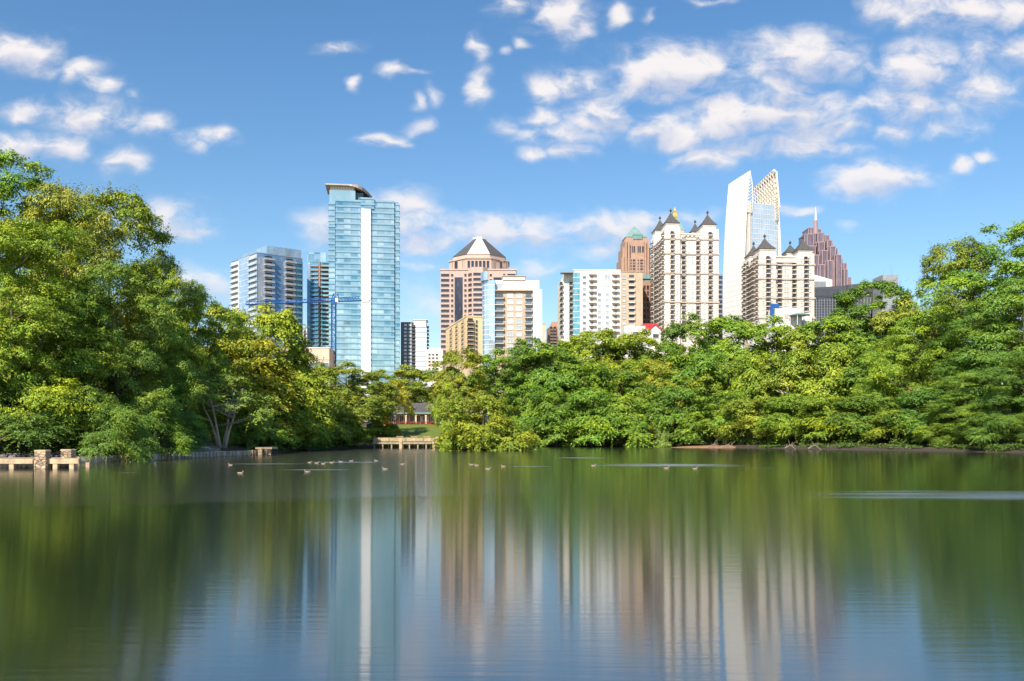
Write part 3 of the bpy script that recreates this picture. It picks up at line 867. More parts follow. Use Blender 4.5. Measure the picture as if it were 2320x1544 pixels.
        # turrets on the four corners
        for (fx, fy, wt, vt, hh) in turrets:
            x = xl / 2 if fx == 0 else (W + xr) / 2
            y = xl / 2 if fy == 0 else dep - xl / 2
            ze = b.h(vt, x, y)
            zb = b.h(vtopL if fx == 0 else vtopR) - 0.5
            m = MB(); r = wt / 2
            m.box(x - r, x + r, y - r, y + r, zb, ze - 0.4, 0)
            m.box(x - r - 0.35, x + r + 0.35, y - r - 0.35, y + r + 0.35, ze - 1.1, ze - 0.42, 0)
            tr = b.part('turret', m, [topm])
            pyramid_roof(wt, hh).build('turret_roof', [MAT['slate']], tr, (x, y, ze))
            finial(3.0).build('finial', [MAT['slate']], tr, (x, y, ze + hh - 0.3))
        zs = [b.h(v0 + pitch * i) for i in range(rows)]
        bl = balcony(2.6, 1.1, bars=True, slab=0.4, gap=1.95, rail_h=1.0)
        bm = [MAT['cream'], MAT['iron'], MAT['pane_dark']]

        def fy(u):
            return 0.0 if u < frontL or u > frontR else 1.6
        skip = 1
        repeat(b.o, 'balcony', bl, bm, [(b.w(u, fy(u)), fy(u), z) for k, z in enumerate(zs) for u in colsB if fy(u) == 0 or k >= skip])
        repeat(b.o, 'window', window(1.0, 1.5, 0.22), [topm, MAT['pane_light']], [(b.w(u, fy(u)), fy(u), z + 1.2) for k, z in enumerate(zs) for u in colsW if fy(u) == 0 or k >= skip])
        sp = []
        for t in sideB:
            yy = dep * t
            xx = 0.0 if (yy < xl or yy > dep - xl) else 0.6
            sp += [(xx, yy, z, -math.pi / 2) for k, z in enumerate(zs) if xx == 0 or k >= skip]
        repeat(b.o, 'side_balcony', balcony(3.0, 1.3, bars=True, slab=0.35, gap=2.5), bm, sp)
        repeat(b.o, 'side_window', window(1.0, 1.5, 0.22), [topm, MAT['pane_light']], [(0.0 if (dep * t < xl or dep * t > dep - xl) else 0.6, dep * t, z + 1.2, -math.pi / 2) for z in zs[1:] for t in (0.04, 0.5, 0.96)])
        # cornice between the front turrets
        m = MB(); m.box(xl, xr, 0.9, 2.2, T - 3.2, T - 2.6, 0); m.box(xl, xr, 1.1, 2.2, T - 0.2, T + 0.5, 0); b.part('cornice', m, topm)
        return b, W, dep, xl, xr, T

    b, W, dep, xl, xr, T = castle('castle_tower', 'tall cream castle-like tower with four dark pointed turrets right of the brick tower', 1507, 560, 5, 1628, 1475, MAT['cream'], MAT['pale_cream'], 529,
        [(0, 0, 8.0, 508.5, 7.2), (1, 0, 8.0, 512, 7.0), (0, 1, 8.0, 525, 7.5), (1, 1, 6.0, 528, 6.0)], [541, 574, 619, 684],
        [1523, 1548.5, 1581, 1609], [1535, 1561, 1569, 1596], 531, 11.35, 22, 1541, 1588, 514, 519, [0.12, 0.3, 0.42, 0.58, 0.7, 0.88])
    m = MB()
    for i in range(3):
        xx = xl + 2 + (xr - xl - 8) * i / 2
        m.tube([(xx, 1.05, T - 2.5), (xx + 2, 1.05, T - 0.8), (xx + 4, 1.05, T - 2.5)], 0.35, 5)
    b.part('arcade', m, MAT['tan'])
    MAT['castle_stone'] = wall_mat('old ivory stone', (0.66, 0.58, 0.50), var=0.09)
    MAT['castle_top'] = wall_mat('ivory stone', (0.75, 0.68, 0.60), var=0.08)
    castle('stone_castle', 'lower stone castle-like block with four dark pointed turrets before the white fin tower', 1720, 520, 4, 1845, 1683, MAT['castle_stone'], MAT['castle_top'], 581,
        [(0, 0, 8.4, 566.5, 6.6), (1, 0, 8.4, 569.5, 6.6), (0, 1, 7.4, 582, 6.6), (1, 1, 6.4, 574, 5.0)], [598.5, 631.5, 675, 720],
        [1740, 1765.5, 1799, 1826], [1730, 1749, 1779, 1785, 1816, 1835], 588, 10.6, 14, 1758, 1806, 571.5, 574.5, [0.1, 0.32, 0.46, 0.56, 0.68, 0.9])

    b = Bld('grey_slab', 'thin grey slab tower squeezed between castle tower and white fin tower', 'building', 1615, 640, 0)
    m = MB(); curtain(m, 0, b.w(1637), 0, 14, 0, b.h(622), 3.4, band=1.2, proud=0.1); b.part('wall', m, [MAT['dark_glass'], MAT['mid_grey']])

    # ---- white twin-fin tower
    b = Bld('fin_tower', 'tall white tower with two curved fins and an open steel lattice crown', 'skyscraper', 1684, 700, 22)
    W = b.w(1773)
    dep = b.d(1637)
    T = b.h(456)
    zt = b.h(386)

    def off(z):
        t = max(0.0, min(1.0, (z - T * 0.35) / (zt - T * 0.35)))
        return 6.2 * t ** 2.9
    zl_f, zl_b = b.h(386, 4), b.h(417, 4, dep)

    def sail(sign, x0, thick, mats, zlo, zf, zb, name, m=None):
        m = m or MB()
        ny, nz = 2, 22
        loops = []
        for i in range(nz + 1):
            t = i / nz
            row = []
            for y in (0.0, dep):
                ztop = zf + (zb - zf) * y / dep
                z = zlo + (ztop - zlo) * t
                row.append((x0 + sign * off(z), y, z))
            row += [(row[1][0] + sign * thick, dep, row[1][2]), (row[0][0] + sign * thick, 0.0, row[0][2])]
            if sign > 0:
                row = row[::-1]
            loops.append(row)
        m.loft(loops, 0)
        return b.part(name, m, mats)
    fin = glass_mat('fin wall', (0.80, 0.77, 0.71), (0.86, 0.83, 0.78), 3.2, 4.0, line=(0.66, 0.62, 0.56), lw=0.15, rough=0.5, metal=0.0, big=0.3, hl=0.5)
    sail(1, 0.0, 0.8, [fin], 0, zl_f, zl_b, 'left_fin')
    sail(-1, W, 0.8, [MAT['fin']], 0, T, T, 'right_fin')
    m = MB(); m.box(6.5, W - 4.5, 1.0, dep - 1, 0, T, 0)
    for i in range(48):
        z = T - 0.6 - 3.9 * i
        if z > 0:
            m.box(6.4, W - 4.4, 0.9, dep - 0.9, z, z + 0.35, 1)
    b.part('glass_front', m, [MAT['pale_glass'], MAT['white_trim']])
    m = MB(); m.box(off(b.h(478)) + 1.0, 5.0, 2.5, dep - 2, 0, b.h(478), 0); b.part('side_glass', m, [MAT['sky_glass']])
    m = MB(); m.box(5.01, 6.5, -0.3, 4, 0, b.h(474), 0); m.box(4.4, 6.9, -0.7, 5, b.h(481), b.h(455), 0); b.part('pier', m, [MAT['truss']])
    m = MB(); m.box(W - 4.5, W - off(b.h(484)) - 1.0, 2.0, dep - 2, 0, b.h(484), 0); b.part('side_glass', m, [MAT['sky_glass']])
    # lattice of the right fin above the glass roof
    zr_f, zr_b = b.h(388, W - 6), b.h(432, W - 6, dep)

    def zr(y):
        return zr_f + (zr_b - zr_f) * y / dep

    def xr_(z):
        return W - off(z)
    m = MB()
    ny, nz = 9, 7
    P = [[None] * (nz + 1) for _ in range(ny + 1)]
    for i in range(ny + 1):
        y = dep * i / ny
        for j in range(nz + 1):
            z = T - 2 + (zr(y) - T + 2) * j / nz
            P[i][j] = Vector((xr_(z), y, z))
    for i in range(ny + 1):
        m.tube([P[i][j] for j in range(nz + 1)], 0.42, 4)
        m.tube([P[i][j] - Vector((3.0, 0, 0)) for j in range(nz + 1)], 0.3, 4)
        for j in range(nz):
            m.bar(P[i][j], P[i][j + 1] - Vector((3.0, 0, 0)), 0.22)
            if i < ny:
                m.bar(P[i][j], P[i + 1][j], 0.26)
                m.bar(P[i][j] - Vector((3.0, 0, 0)), P[i + 1][j + 1] - Vector((3.0, 0, 0)), 0.2)
    b.part('lattice', m, MAT['truss'])
    m = MB()
    m.tube([P[i][nz] + Vector((-1.5, 0, 0.4)) for i in range(ny + 1)], 1.3, 4); b.part('top_beam', m, MAT['pale_cream'])
    m = MB()
    m.loft([[P[0][j] + Vector((0.5, -0.4, 0)), P[0][j] + Vector((0.5, dep * 0.93 - 0.0, -(zr_f - zr_b) * j / nz)), P[0][j] + Vector((1.0, dep * 0.93, -(zr_f - zr_b) * j / nz)), P[0][j] + Vector((1.0, -0.4, 0))] for j in range(nz + 1)], 0)
    b.part('right_fin_screen', m, [MAT['fin']])
    # lattice edge of the left fin
    m = MB()
    zz = [b.h(480) + (zl_f - 2 - b.h(480)) * j / 12 for j in range(13)]
    for j in range(13):
        x = off(zz[j])
        w_ = 4.6 * (1 - (j / 12) ** 3) + 0.4
        if j:
            m.bar((xp, -0.2, zz[j - 1]), (x + w_, -0.2, zz[j]), 0.22)
            m.bar((xp + wp, -0.2, zz[j - 1]), (x + w_, -0.2, zz[j]), 0.32)
        m.bar((x + 0.3, -0.2, zz[j]), (x + w_, -0.2, zz[j]), 0.22)
        xp, wp = x, w_
    b.part('edge_lattice', m, MAT['white_trim'])
    m = MB()
    zz = [b.h(490) + (T + 8 - b.h(490)) * j / 9 for j in range(10)]
    for j in range(10):
        x = W - off(zz[j]) - 0.8
        if j:
            m.bar((xp - 3.2, -0.2, zz[j - 1]), (x, -0.2, zz[j]), 0.25); m.bar((xp - 3.2, -0.2, zz[j - 1]), (x - 3.2, -0.2, zz[j]), 0.3)
        m.bar((x - 3.2, -0.2, zz[j]), (x, -0.2, zz[j]), 0.25)
        xp = x
    b.part('edge_lattice', m, MAT['truss'])

    # ---- plum stepped tower with needle
    b = Bld('stepped_tower', 'plum-coloured stepped skyscraper with a needle spire behind the stone castle', 'skyscraper', 1848, 900, 0)
    k = 900 / F
    rnd = random.Random(4)
    gm = glass_mat('plum glass', (0.10, 0.075, 0.11), (0.24, 0.18, 0.22), 1.3, 3.6, line=(0.40, 0.31, 0.31), lw=0.28, metal=0.3, rough=0.15)
    # (column offset, half width, top row) in picture units, from the front row back
    for (row, cols) in enumerate([
            [(-4, 8, 612), (14, 9, 603), (33, 8, 590), (48, 6, 622), (-24, 9, 640), (57, 3.5, 640)],
            [(-14, 10, 588), (6, 9, 578), (24, 9, 569), (41, 6, 596), (51, 5, 606)],
            [(-18, 12, 565), (4, 10, 556), (22, 8, 552), (36, 6, 570), (46, 5, 588)],
            [(-16, 11, 535), (6, 10, 533), (21, 8, 538)],
            [(-6, 8, 517), (8, 7, 521)]]):
        m = MB()
        y0 = 6.0 * row - 24
        for (cu, hu, vt) in cols:
            cx, q, z1 = cu * k, hu * k, b.h(vt)
            m.prism([(cx - q, y0 + 3), (cx - q * 0.62, y0), (cx + q * 0.62, y0), (cx + q, y0 + 3), (cx + q, y0 + 22), (cx - q, y0 + 22)], 0, z1, 0)
            m.prism([(cx - q - 0.3, y0 + 2.9), (cx - q * 0.62 - 0.2, y0 - 0.3), (cx + q * 0.62 + 0.2, y0 - 0.3), (cx + q + 0.3, y0 + 2.9), (cx + q + 0.3, y0 + 22.3), (cx - q - 0.3, y0 + 22.3)], z1, z1 + 1.0, 1)
            for e in (-1, -0.62, 0.62, 1):
                yy = y0 + (3 if abs(e) == 1 else 0)
                m.box(cx + e * q - 0.4, cx + e * q + 0.4, yy - 0.5, yy + 0.4, 0, z1 - 0.003, 1)
        b.part('tier', m, [gm, MAT['purple']])
    m = MB(); m.tube([(0, 0, b.h(530)), (0, 0, b.h(502)), (0, 0, b.h(499))], [2.5, 2.2, 1.2], 8); b.part('lantern', m, [MAT['purple']])
    m = MB(); m.tube([(0, 0, b.h(501)), (0, 0, b.h(488)), (0, 0, b.h(469))], [1.3, 0.9, 0.2], 6); b.part('needle', m, [MAT['white_trim']])

    # ---- white wedge and the long grey hotel
    b = Bld('white_wedge', 'white wedge-roofed block between the stone castle and plum tower', 'building', 1838, 660, 0)
    W = b.w(1885.5)
    m = MB(); m.loft([[(0, y, 0), (W, y, 0), (W, y, b.h(634.5)), (0, y, b.h(621))] for y in (0.0, 14.0)], 0); b.part('wall', m, MAT['white'])
    m = MB(); m.box(-0.2, b.w(1865), -6, -0.1, 0, b.h(641), 0); b.part('grey_annex', m, MAT['mid_grey'])
    b = Bld('grey_hotel', 'long dark grey building with a gridded glass front and an orange window strip', 'building', 1840, 590, -3)
    W1, W2 = b.w(1918), b.w(2004)
    m = MB(); m.loft([[(0, y, b.h(676)), (W1, y, b.h(674)), (W1, y, b.h(648)), (0, y, b.h(652))] for y in (0.0, 22.0)], 0); b.part('upper_storey', m, [MAT['grey']])
    m = MB(); m.loft([[(W1 + 0.05, y, 0), (W2, y, 0), (W2, y, b.h(639.5, W2)), (W1 + 0.05, y, b.h(646.5, W1))] for y in (-1.5, 22.0)], 0); b.part('metal_wing', m, [MAT['grey']])
    m = MB(); m.box(0, W1, 0.3, 20, 0, b.h(676), 0); b.part('glass_front', m, [MAT['dark_glass']])
    m = MB()
    for i in range(17):
        u = 1843 + 6.1 * i
        xx = b.w(u)
        if xx < W1:
            m.box(xx, xx + 0.3, -0.15, 0.25, 0, b.h(677), 0)
    for i in range(9):
        z = b.h(682 + 6 * i)
        m.box(0, W1, -0.05, 0.25, z, z + 0.18, 0)
    b.part('mullion_grid', m, [MAT['mid_grey']])
    m = MB()
    xa = b.w(1919)
    for i in range(8):
        xx = b.w(1920 + 7 * i)
        m.box(xx, xx + 0.35, -1.9, -1.52, 0, b.h(676), 0)
    b.part('wing_fins', m, [MAT['mid_grey']])
    repeat(b.o, 'orange_window', window(2.0, 3.6, 0.3), [MAT['grey'], MAT['pane_warm']], [(b.w(1848.5 + 7.6 * i), 0, b.h(664)) for i in range(8)])  # orange panes, tone varies per window
    m = MB(); m.box(0, b.w(1906), -0.12, 0, b.h(671), b.h(657), 0); b.part('window_strip', m, [MAT['pane_dark']])
    b = Bld('grey_core', 'pale grey windowless service tower with rooftop aerials at the skyline right end', 'building', 2000, 570, 0)
    W, T = b.w(2035), b.h(623)
    m = MB(); m.box(0, W, 0, 16, 0, T, 0)
    b.part('wall', m, [glass_mat('panelled core', (0.28, 0.30, 0.32), (0.36, 0.38, 0.39), 3.0, 4.0, line=(0.22, 0.24, 0.26), lw=0.15, rough=0.6, metal=0.0, big=0.3)])
    m = MB()
    for (x, h) in ((2.5, 4), (W * 0.7, 7), (W * 0.72 + 1.0, 5)):
        m.tube([(x, 5, T), (x, 5, T + h)], 0.09, 4)
    b.part('aerials', m, [MAT['mid_grey']])
    b = Bld('white_annex', 'plain white annex at the right end of the skyline below the grey core', 'building', 2035.5, 575, 0)
    W = b.w(2064)
    m = MB(); m.loft([[(0, y, 0), (W, y, 0), (W, y, b.h(664)), (0, y, b.h(658))] for y in (0.0, 12.0)], 0); b.part('wall', m, MAT['white'])
    m = MB(); m.box(-0.1, W + 0.2, -0.2, 12, b.h(690), b.h(688.5), 0); b.part('ledge', m, MAT['mid_grey'])

    # ---- low white roofs in front of the stone castle
    b = Bld('white_rooftop', 'low white flat-roofed building with a blue end panel before the stone castle', 'building', 1756, 430, 0)
    W = b.w(1815)
    m = MB(); m.box(0, W, 0, 12, 0, b.h(699), 0); m.box(b.w(1824), b.w(1842), 2, 12, 0, b.h(708), 0); m.box(W, b.w(1824), 3, 12, 0, b.h(715), 0); b.part('wall', m, MAT['white'])
    m = MB(); m.box(b.w(1746), b.w(1752.5), -0.6, 1, b.h(727), b.h(689), 0); m.box(b.w(1752.5), b.w(1765), -0.2, 0.8, b.h(698.5), b.h(689), 0); b.part('blue_panel', m, MAT['blue_steel'])
    m = MB(); m.box(b.w(1778), b.w(1786), -0.2, 0, b.h(722), b.h(712), 0); b.part('door', m, MAT['tan'])
    m = MB(); xm, ym = b.w(1807), -3
    hx = [(xm + 5.2 * math.cos(R(60 * i)), ym + 5.2 * math.sin(R(60 * i))) for i in range(6)]
    m.prism(hx, b.h(717.5), b.h(716), 0); m.prism(hx, b.h(716), b.h(712), 0, None, 0.35, xm, ym)
    g = b.part('pavilion_roof', m, MAT['verdigris'])
    m = MB()
    for x, y in hx:
        m.tube([(xm + (x - xm) * 0.85, ym + (y - ym) * 0.85, 0), (xm + (x - xm) * 0.85, ym + (y - ym) * 0.85, b.h(717.5))], 0.16, 5)
    b.part('pavilion_posts', m, MAT['white_trim'])
    m = MB(); m.box(b.w(1786.2), b.w(1787.8), -0.8, -0.3, 0, b.h(712), 0); b.part('white_post', m, MAT['white_trim'])
    b = Bld('pump_house', 'tiny white shed with a grey roof among treetops below the stone castle', 'shed', 1706, 400, 0)
    W = b.w(1722)
    m = MB(); m.box(0, b.w(1712), 0, 6, 0, b.h(736), 0); m.box(b.w(1712), W, 1, 6, 0, b.h(741), 0); m.box(b.w(1724), b.w(1730), 1, 6, 0, b.h(728), 0); b.part('wall', m, MAT['white'])
    m = MB(); m.loft([[(b.w(1711), y, b.h(741)), (W + 0.5, y, b.h(738)), (W + 0.5, y, b.h(736.6)), (b.w(1711), y, b.h(739.8))] for y in (-0.6, 6.4)], 0); b.part('roof', m, MAT['mid_grey'])

    # ---- tower crane
    b = Bld('tower_crane', 'blue lattice tower crane standing before the tallest glass tower', 'crane', 756, 540, 0)
    T = b.h(690)
    m = MB(); q = 1.15
    for sx in (-q, q):
        for sy in (-q, q):
            m.bar((sx, sy, 0), (sx, sy, T), 0.24)
    n = int(T / 2.6)
    for i in range(n):
        z, z2 = T * i / n, T * (i + 1) / n
        s = 1 if i % 2 else -1
        m.bar((-q * s, -q, z), (q * s, -q, z2), 0.16); m.bar((-q, -q * s, z), (-q, q * s, z2), 0.13); m.bar((q, q * s, z), (q, -q * s, z2), 0.13)
        m.bar((-q, -q, z2), (q, -q, z2), 0.14)
    b.part('mast', m, MAT['blue_steel'])
    m = MB(); m.box(-1.5, 1.5, -1.5, 1.5, T, T + 1.6, 0); m.tube([(0, 0, T + 1.6), (0, 0, T + 2.6)], 1.2, 10); b.part('slewing_ring', m, MAT['blue_steel'])
    m = MB(); m.box(1.3, 3.0, -1.9, -0.3, T + 1.2, T + 3.4, 0); b.part('cab', m, MAT['white_trim'])
    xa, xb = b.w(557), b.w(838)
    za, zb = b.h(690.5), b.h(681)

    def jz(x):
        return za + (zb - za) * (x - xa) / (xb - xa)
    m = MB()
    m.bar((xa, -0.8, jz(xa)), (0, -0.8, jz(0)), 0.24); m.bar((xa, 0.8, jz(xa)), (0, 0.8, jz(0)), 0.24); m.bar((xa, 0, jz(xa) + 1.7), (0, 0, jz(0) + 2.1), 0.22)
    n = 26
    for i in range(n):
        x0, x1 = xa * (1 - i / n), xa * (1 - (i + 1) / n)
        m.bar((x0, -0.8, jz(x0)), ((x0 + x1) / 2, 0, jz(x0) + 1.8), 0.14); m.bar(((x0 + x1) / 2, 0, jz(x0) + 1.8), (x1, -0.8, jz(x1)), 0.14); m.bar((x0, -0.8, jz(x0)), (x1, 0.8, jz(x1)), 0.1)
    b.part('jib', m, MAT['blue_steel'])
    m = MB()
    m.bar((0, -0.8, jz(0)), (xb, -0.8, jz(xb)), 0.24); m.bar((0, 0.8, jz(0)), (xb, 0.8, jz(xb)), 0.24)
    n = 9
    xe = xb * 0.72
    m.bar((0, 0, jz(0) + 2.1), (xe, 0, jz(xe) + 2.4), 0.22)
    for i in range(n):
        x0, x1 = xe * i / n, xe * (i + 1) / n
        m.bar((x0, -0.8, jz(x0)), ((x0 + x1) / 2, 0, jz(x0) + 2.2), 0.15); m.bar(((x0 + x1) / 2, 0, jz(x0) + 2.2), (x1, -0.8, jz(x1)), 0.15)
    b.part('counter_jib', m, MAT['blue_steel'])
    m = MB(); m.box(xb - 4.5, xb - 0.3, -1.2, 1.2, jz(xb) - 1.2, jz(xb) + 0.4, 0); b.part('counterweight', m, MAT['cream'])
    m = MB()
    za_ = jz(0) + 4.5
    m.bar((-1.6, 0, jz(0)), (-0.3, 0, za_), 0.22); m.bar((1.6, 0, jz(0)), (-0.3, 0, za_), 0.22); m.bar((-0.3, 0, za_), (2.6, 0, za_), 0.22); m.bar((2.6, 0, za_), (3.0, 0, jz(0)), 0.22); m.bar((2.6, 0, za_), (-1.6, 0, jz(0)), 0.14)
    b.part('apex_frame', m, MAT['blue_steel'])


skyline()
# ---------------------------------------------------------------- trees
def unit(a):
    return a / np.maximum(np.linalg.norm(a, axis=-1, keepdims=True), 1e-9)


def leaves_mesh(name, p, ax, nr, size, tint, spray, ratio=0.52):
    """one small diamond-shaped leaf (or tuft of leaves) per point"""
    n = len(p)
    bx = unit(np.cross(nr, ax))
    ax = unit(np.cross(bx, nr))
    s = size[:, None]
    v = np.empty((n, 4, 3))
    v[:, 0] = p + ax * s * 0.55
    v[:, 1] = p + bx * s * ratio * 0.5 + ax * s * 0.08
    v[:, 2] = p - ax * s * 0.45
    v[:, 3] = p - bx * s * ratio * 0.5 + ax * s * 0.08
    me = bpy.data.meshes.new(name)
    me.vertices.add(n * 4)
    me.loops.add(n * 4)
    me.polygons.add(n)
    me.vertices.foreach_set('co', v.astype(np.float32).ravel())
    me.loops.foreach_set('vertex_index', np.arange(n * 4, dtype=np.int32))
    me.polygons.foreach_set('loop_start', np.arange(0, n * 4, 4, dtype=np.int32))
    me.update(calc_edges=True)
    for nm, arr in (('tint', tint), ('spray', spray)):
        a = me.attributes.new(nm, 'FLOAT', 'POINT')
        a.data.foreach_set('value', np.repeat(arr, 4).astype(np.float32))
    me.materials.append(MAT['leaf'])
    return me


PROFILE = {   # crown half-width against height fraction of the crown
    'dome': lambda t: (np.clip(1 - t ** 4.6, 0.03, 1) ** 0.5) * np.clip(0.72 + 0.9 * t, 0, 1),
    'egg': lambda t: (np.clip(1 - t ** 3.6, 0.03, 1) ** 0.55) * np.clip(0.80 + 0.8 * t, 0, 1),
    'spread': lambda t: np.clip(0.62 + 0.55 * t, 0, 1) * np.sqrt(np.clip(1 - t ** 4.0, 0.02, 1)),
    'mound': lambda t: np.sqrt(np.clip(1 - t ** 2.3, 0.03, 1)),
    'ball': lambda t: np.sqrt(np.clip(1 - t ** 3.0, 0.03, 1)),
    'layer': lambda t: (0.84 + 0.16 * np.sin(t * 23.0)) * np.sqrt(np.clip(1 - t ** 3.0, 0.03, 1)),
    'weep': lambda t: np.clip(1.02 - 0.55 * t ** 2.0, 0.05, 1.1) * np.sqrt(np.clip(1.05 - t ** 5, 0.05, 1)),
}


def crown_mesh(name, seed, shape, nclump=90, twigs=11, lpt=13, leaf=0.03, cs=0.125, base=0.12, droop=0.25, flat=0.6, up=0.12, inner=0.34, lump=0.26, aspect=1.4, shell=1.1, lobes=18, lobe=0.215, tw=1.0, tops=(0.13, 0.25)):
    """crown in unit size (width 1, height 1 with the foot of the tree at z=0); ASPECT = height / width it is meant for"""
    g = np.random.default_rng(seed)
    prof = PROFILE[shape]
    H = aspect
    z0 = base * H
    # main limbs each carry a lobe of the crown; hollows stay between them
    t = np.linspace(0.02, 1.0, 400)
    w = prof(t) + 0.10
    cdf = np.cumsum(w) / w.sum()
    tl = np.interp((np.arange(lobes) + g.uniform(0.15, 0.85, lobes)) / lobes, cdf, t)
    top = max(3, lobes // 4)
    tl[-top:] = np.linspace(0.84, 0.99, top)
    thl = np.arange(lobes) * 2.39996 + g.normal(0, 0.4, lobes) + seed
    rl = lobe * (0.72 + 0.6 * g.random(lobes))
    rr = np.maximum(0.5 * prof(tl) * (1 + lump * g.normal(0, 0.6, lobes)) - rl * 0.8, 0.0)
    rr[-top:] = np.maximum(rr[-top:], g.uniform(tops[0], tops[1], top) * (0.6 if top < 3 else 1.0))
    rr[-1] = 0.05
    zl = z0 + rl * 0.6 + (H - z0 - rl * 1.35) * np.clip(tl + g.normal(0, 0.03, lobes), 0, 1)
    lc = np.stack([rr * np.cos(thl), rr * np.sin(thl), zl], 1)
    # clumps of foliage on the outer side of every lobe
    li = np.arange(nclump) % lobes
    nclump = len(li)
    out_ = unit(np.stack([np.cos(thl), np.sin(thl), 0.9 * (tl - 0.15)], 1))
    e0 = unit(unit(g.normal(size=(nclump, 3))) + out_[li] * 0.75 + np.array([0, 0, 0.25]))
    c = lc[li] + e0 * (rl[li] * (0.62 + 0.42 * g.random(nclump)))[:, None] * np.array([1, 1, 0.85])
    a = unit(e0 + out_[li] * 0.5)
    th = thl[li] + g.random(nclump) * 6
    s = cs * (0.55 + 0.8 * g.random(nclump))
    k = twigs
    # feathery twigs
    d = unit(a[:, None, :] * 0.75 + unit(g.normal(size=(nclump, k, 3))) * 1.0 + np.array([0, 0, up]))
    d[..., 2] *= flat
    d = unit(d)
    L = tw * s[:, None] * (0.8 + 0.75 * g.random((nclump, k)))
    tau = (0.08 + 0.92 * (np.arange(lpt) + g.random((nclump, k, lpt))) / lpt)
    start = c[:, None, :] + unit(g.normal(size=(nclump, k, 3))) * s[:, None, None] * 0.2
    p = start[:, :, None, :] + d[:, :, None, :] * (L[:, :, None] * tau)[..., None]
    p[..., 2] -= droop * L[:, :, None] * tau ** 2
    p += g.normal(size=p.shape) * (0.06 * s)[:, None, None, None]
    nr = a[:, None, None, :] * 0.6 + np.array([0, 0, 0.8]) + g.normal(size=(nclump, k, lpt, 3)) * 0.30
    ax = d[:, :, None, :] + g.normal(size=(nclump, k, lpt, 3)) * 0.6 + np.array([0, 0, -0.25])
    # leafy shell of every clump
    m_ = int(k * lpt * shell)
    e = unit(g.normal(size=(nclump, m_, 3)) + a[:, None, :] * 0.55 + np.array([0, 0, 0.55]))
    rad = s[:, None] * (0.72 + 0.28 * g.random((nclump, m_)) ** 0.6) * (1 + 0.25 * np.sin(e[..., 0] * 7 + th[:, None] * 5) * np.sin(e[..., 2] * 6 + e[..., 1] * 5))
    ps = c[:, None, :] + e * rad[..., None] * np.array([1, 1, 0.30 + 0.45 * flat])
    ps[..., 2] -= droop * s[:, None] * 0.5 * np.clip(1 - e[..., 2], 0, 2) * 0.5
    ns = e * 0.95 + np.array([0, 0, 0.22]) + g.normal(size=e.shape) * 0.24
    as_ = g.normal(size=e.shape) + a[:, None, :] * 0.5 + np.array([0, 0, -0.5])
    ct = 0.25 * g.random((nclump, 1)) + 0.1
    kt = 0.25 * g.random((nclump, k, 1))
    cw = 0.7 * g.random((nclump, 1))
    tint = np.concatenate([np.clip(ct[..., None] + kt + 0.45 * g.random((nclump, k, lpt)), 0, 1).reshape(-1), np.clip(ct + 0.2 + 0.45 * g.random((nclump, m_)), 0, 1).reshape(-1)])
    spray = np.concatenate([np.clip(cw[..., None] + 0.3 * g.random((nclump, k, 1)) + 0 * tau, 0, 1).reshape(-1), np.clip(cw + 0.3 * g.random((nclump, m_)), 0, 1).reshape(-1)])
    p = np.concatenate([p.reshape(-1, 3), ps.reshape(-1, 3)])
    nr = unit(np.concatenate([nr.reshape(-1, 3), ns.reshape(-1, 3)]))
    ax = unit(np.concatenate([ax.reshape(-1, 3), as_.reshape(-1, 3)]))
    n = len(p)
    size = leaf * (0.65 + 0.7 * g.random(n))
    p = p.reshape(n, 3)
    p[:, 2] = np.maximum(p[:, 2], 0.005)
    p[:, 2] /= H
    me = leaves_mesh(name, p * np.array([1, 1, H]), ax, nr, size, tint, spray)
    # bring height back to one
    co = np.empty(len(me.vertices) * 3, np.float32)
    me.vertices.foreach_get('co', co)
    co = co.reshape(-1, 3)
    co[:, 2] /= H
    me.vertices.foreach_set('co', co.ravel())
    me.update()
    return me, c / np.array([1, 1, H])


def trunk_mesh(name, seed, targets, base=0.12, rad=0.022, limbs=16, stems=1, mat='bark', aspect=1.4, lean=0.1):
    g = random.Random(seed)
    m = MB()
    ts = sorted(targets, key=lambda c: c[2])
    for q in range(stems):
        an = g.uniform(0, 6.28)
        ln = 0.0 if stems == 1 else lean * g.uniform(0.6, 1.2)
        an = 6.28 * q / stems + g.uniform(-.4, .4)
        fx, fy = (0, 0) if stems == 1 else (0.03 * math.cos(an), 0.03 * math.sin(an))
        pts, rr = [], []
        for i in range(7):
            t = i / 6
            pts.append((fx + ln * t ** 1.2 * math.cos(an) + g.uniform(-.012, .012) * t, fy + ln * t ** 1.2 * math.sin(an) + g.uniform(-.012, .012) * t, -0.02 + 0.84 * t))
            rr.append(rad * ((1.35 if i == 0 else 1.0) * (1 - 0.85 * t) + 0.05) / (1 if stems == 1 else 1.5))
        m.tube(pts, rr, 7)
        for i in range(limbs // stems):
            c = ts[int(len(ts) * (i + 0.5) / (limbs // stems))]
            if stems > 1:
                c = g.choice(ts)
            zt = min(0.78, max(base * 0.6, c[2] - g.uniform(0.08, 0.25)))
            t = (zt + 0.02) / 0.84
            k = min(5, int(t * 6))
            f = t * 6 - k
            s = Vector(pts[k]).lerp(Vector(pts[k + 1]), f)
            e = Vector(c)
            mid = s.lerp(e, 0.5) + Vector((0, 0, -0.02))
            r0 = rad * (1 - 0.8 * t) * 0.5 + 0.002
            m.tube([s, mid, e], [r0, r0 * 0.6, r0 * 0.2], 5)
    return m.mesh(name, [MAT[mat]], True)


KINDS = {}


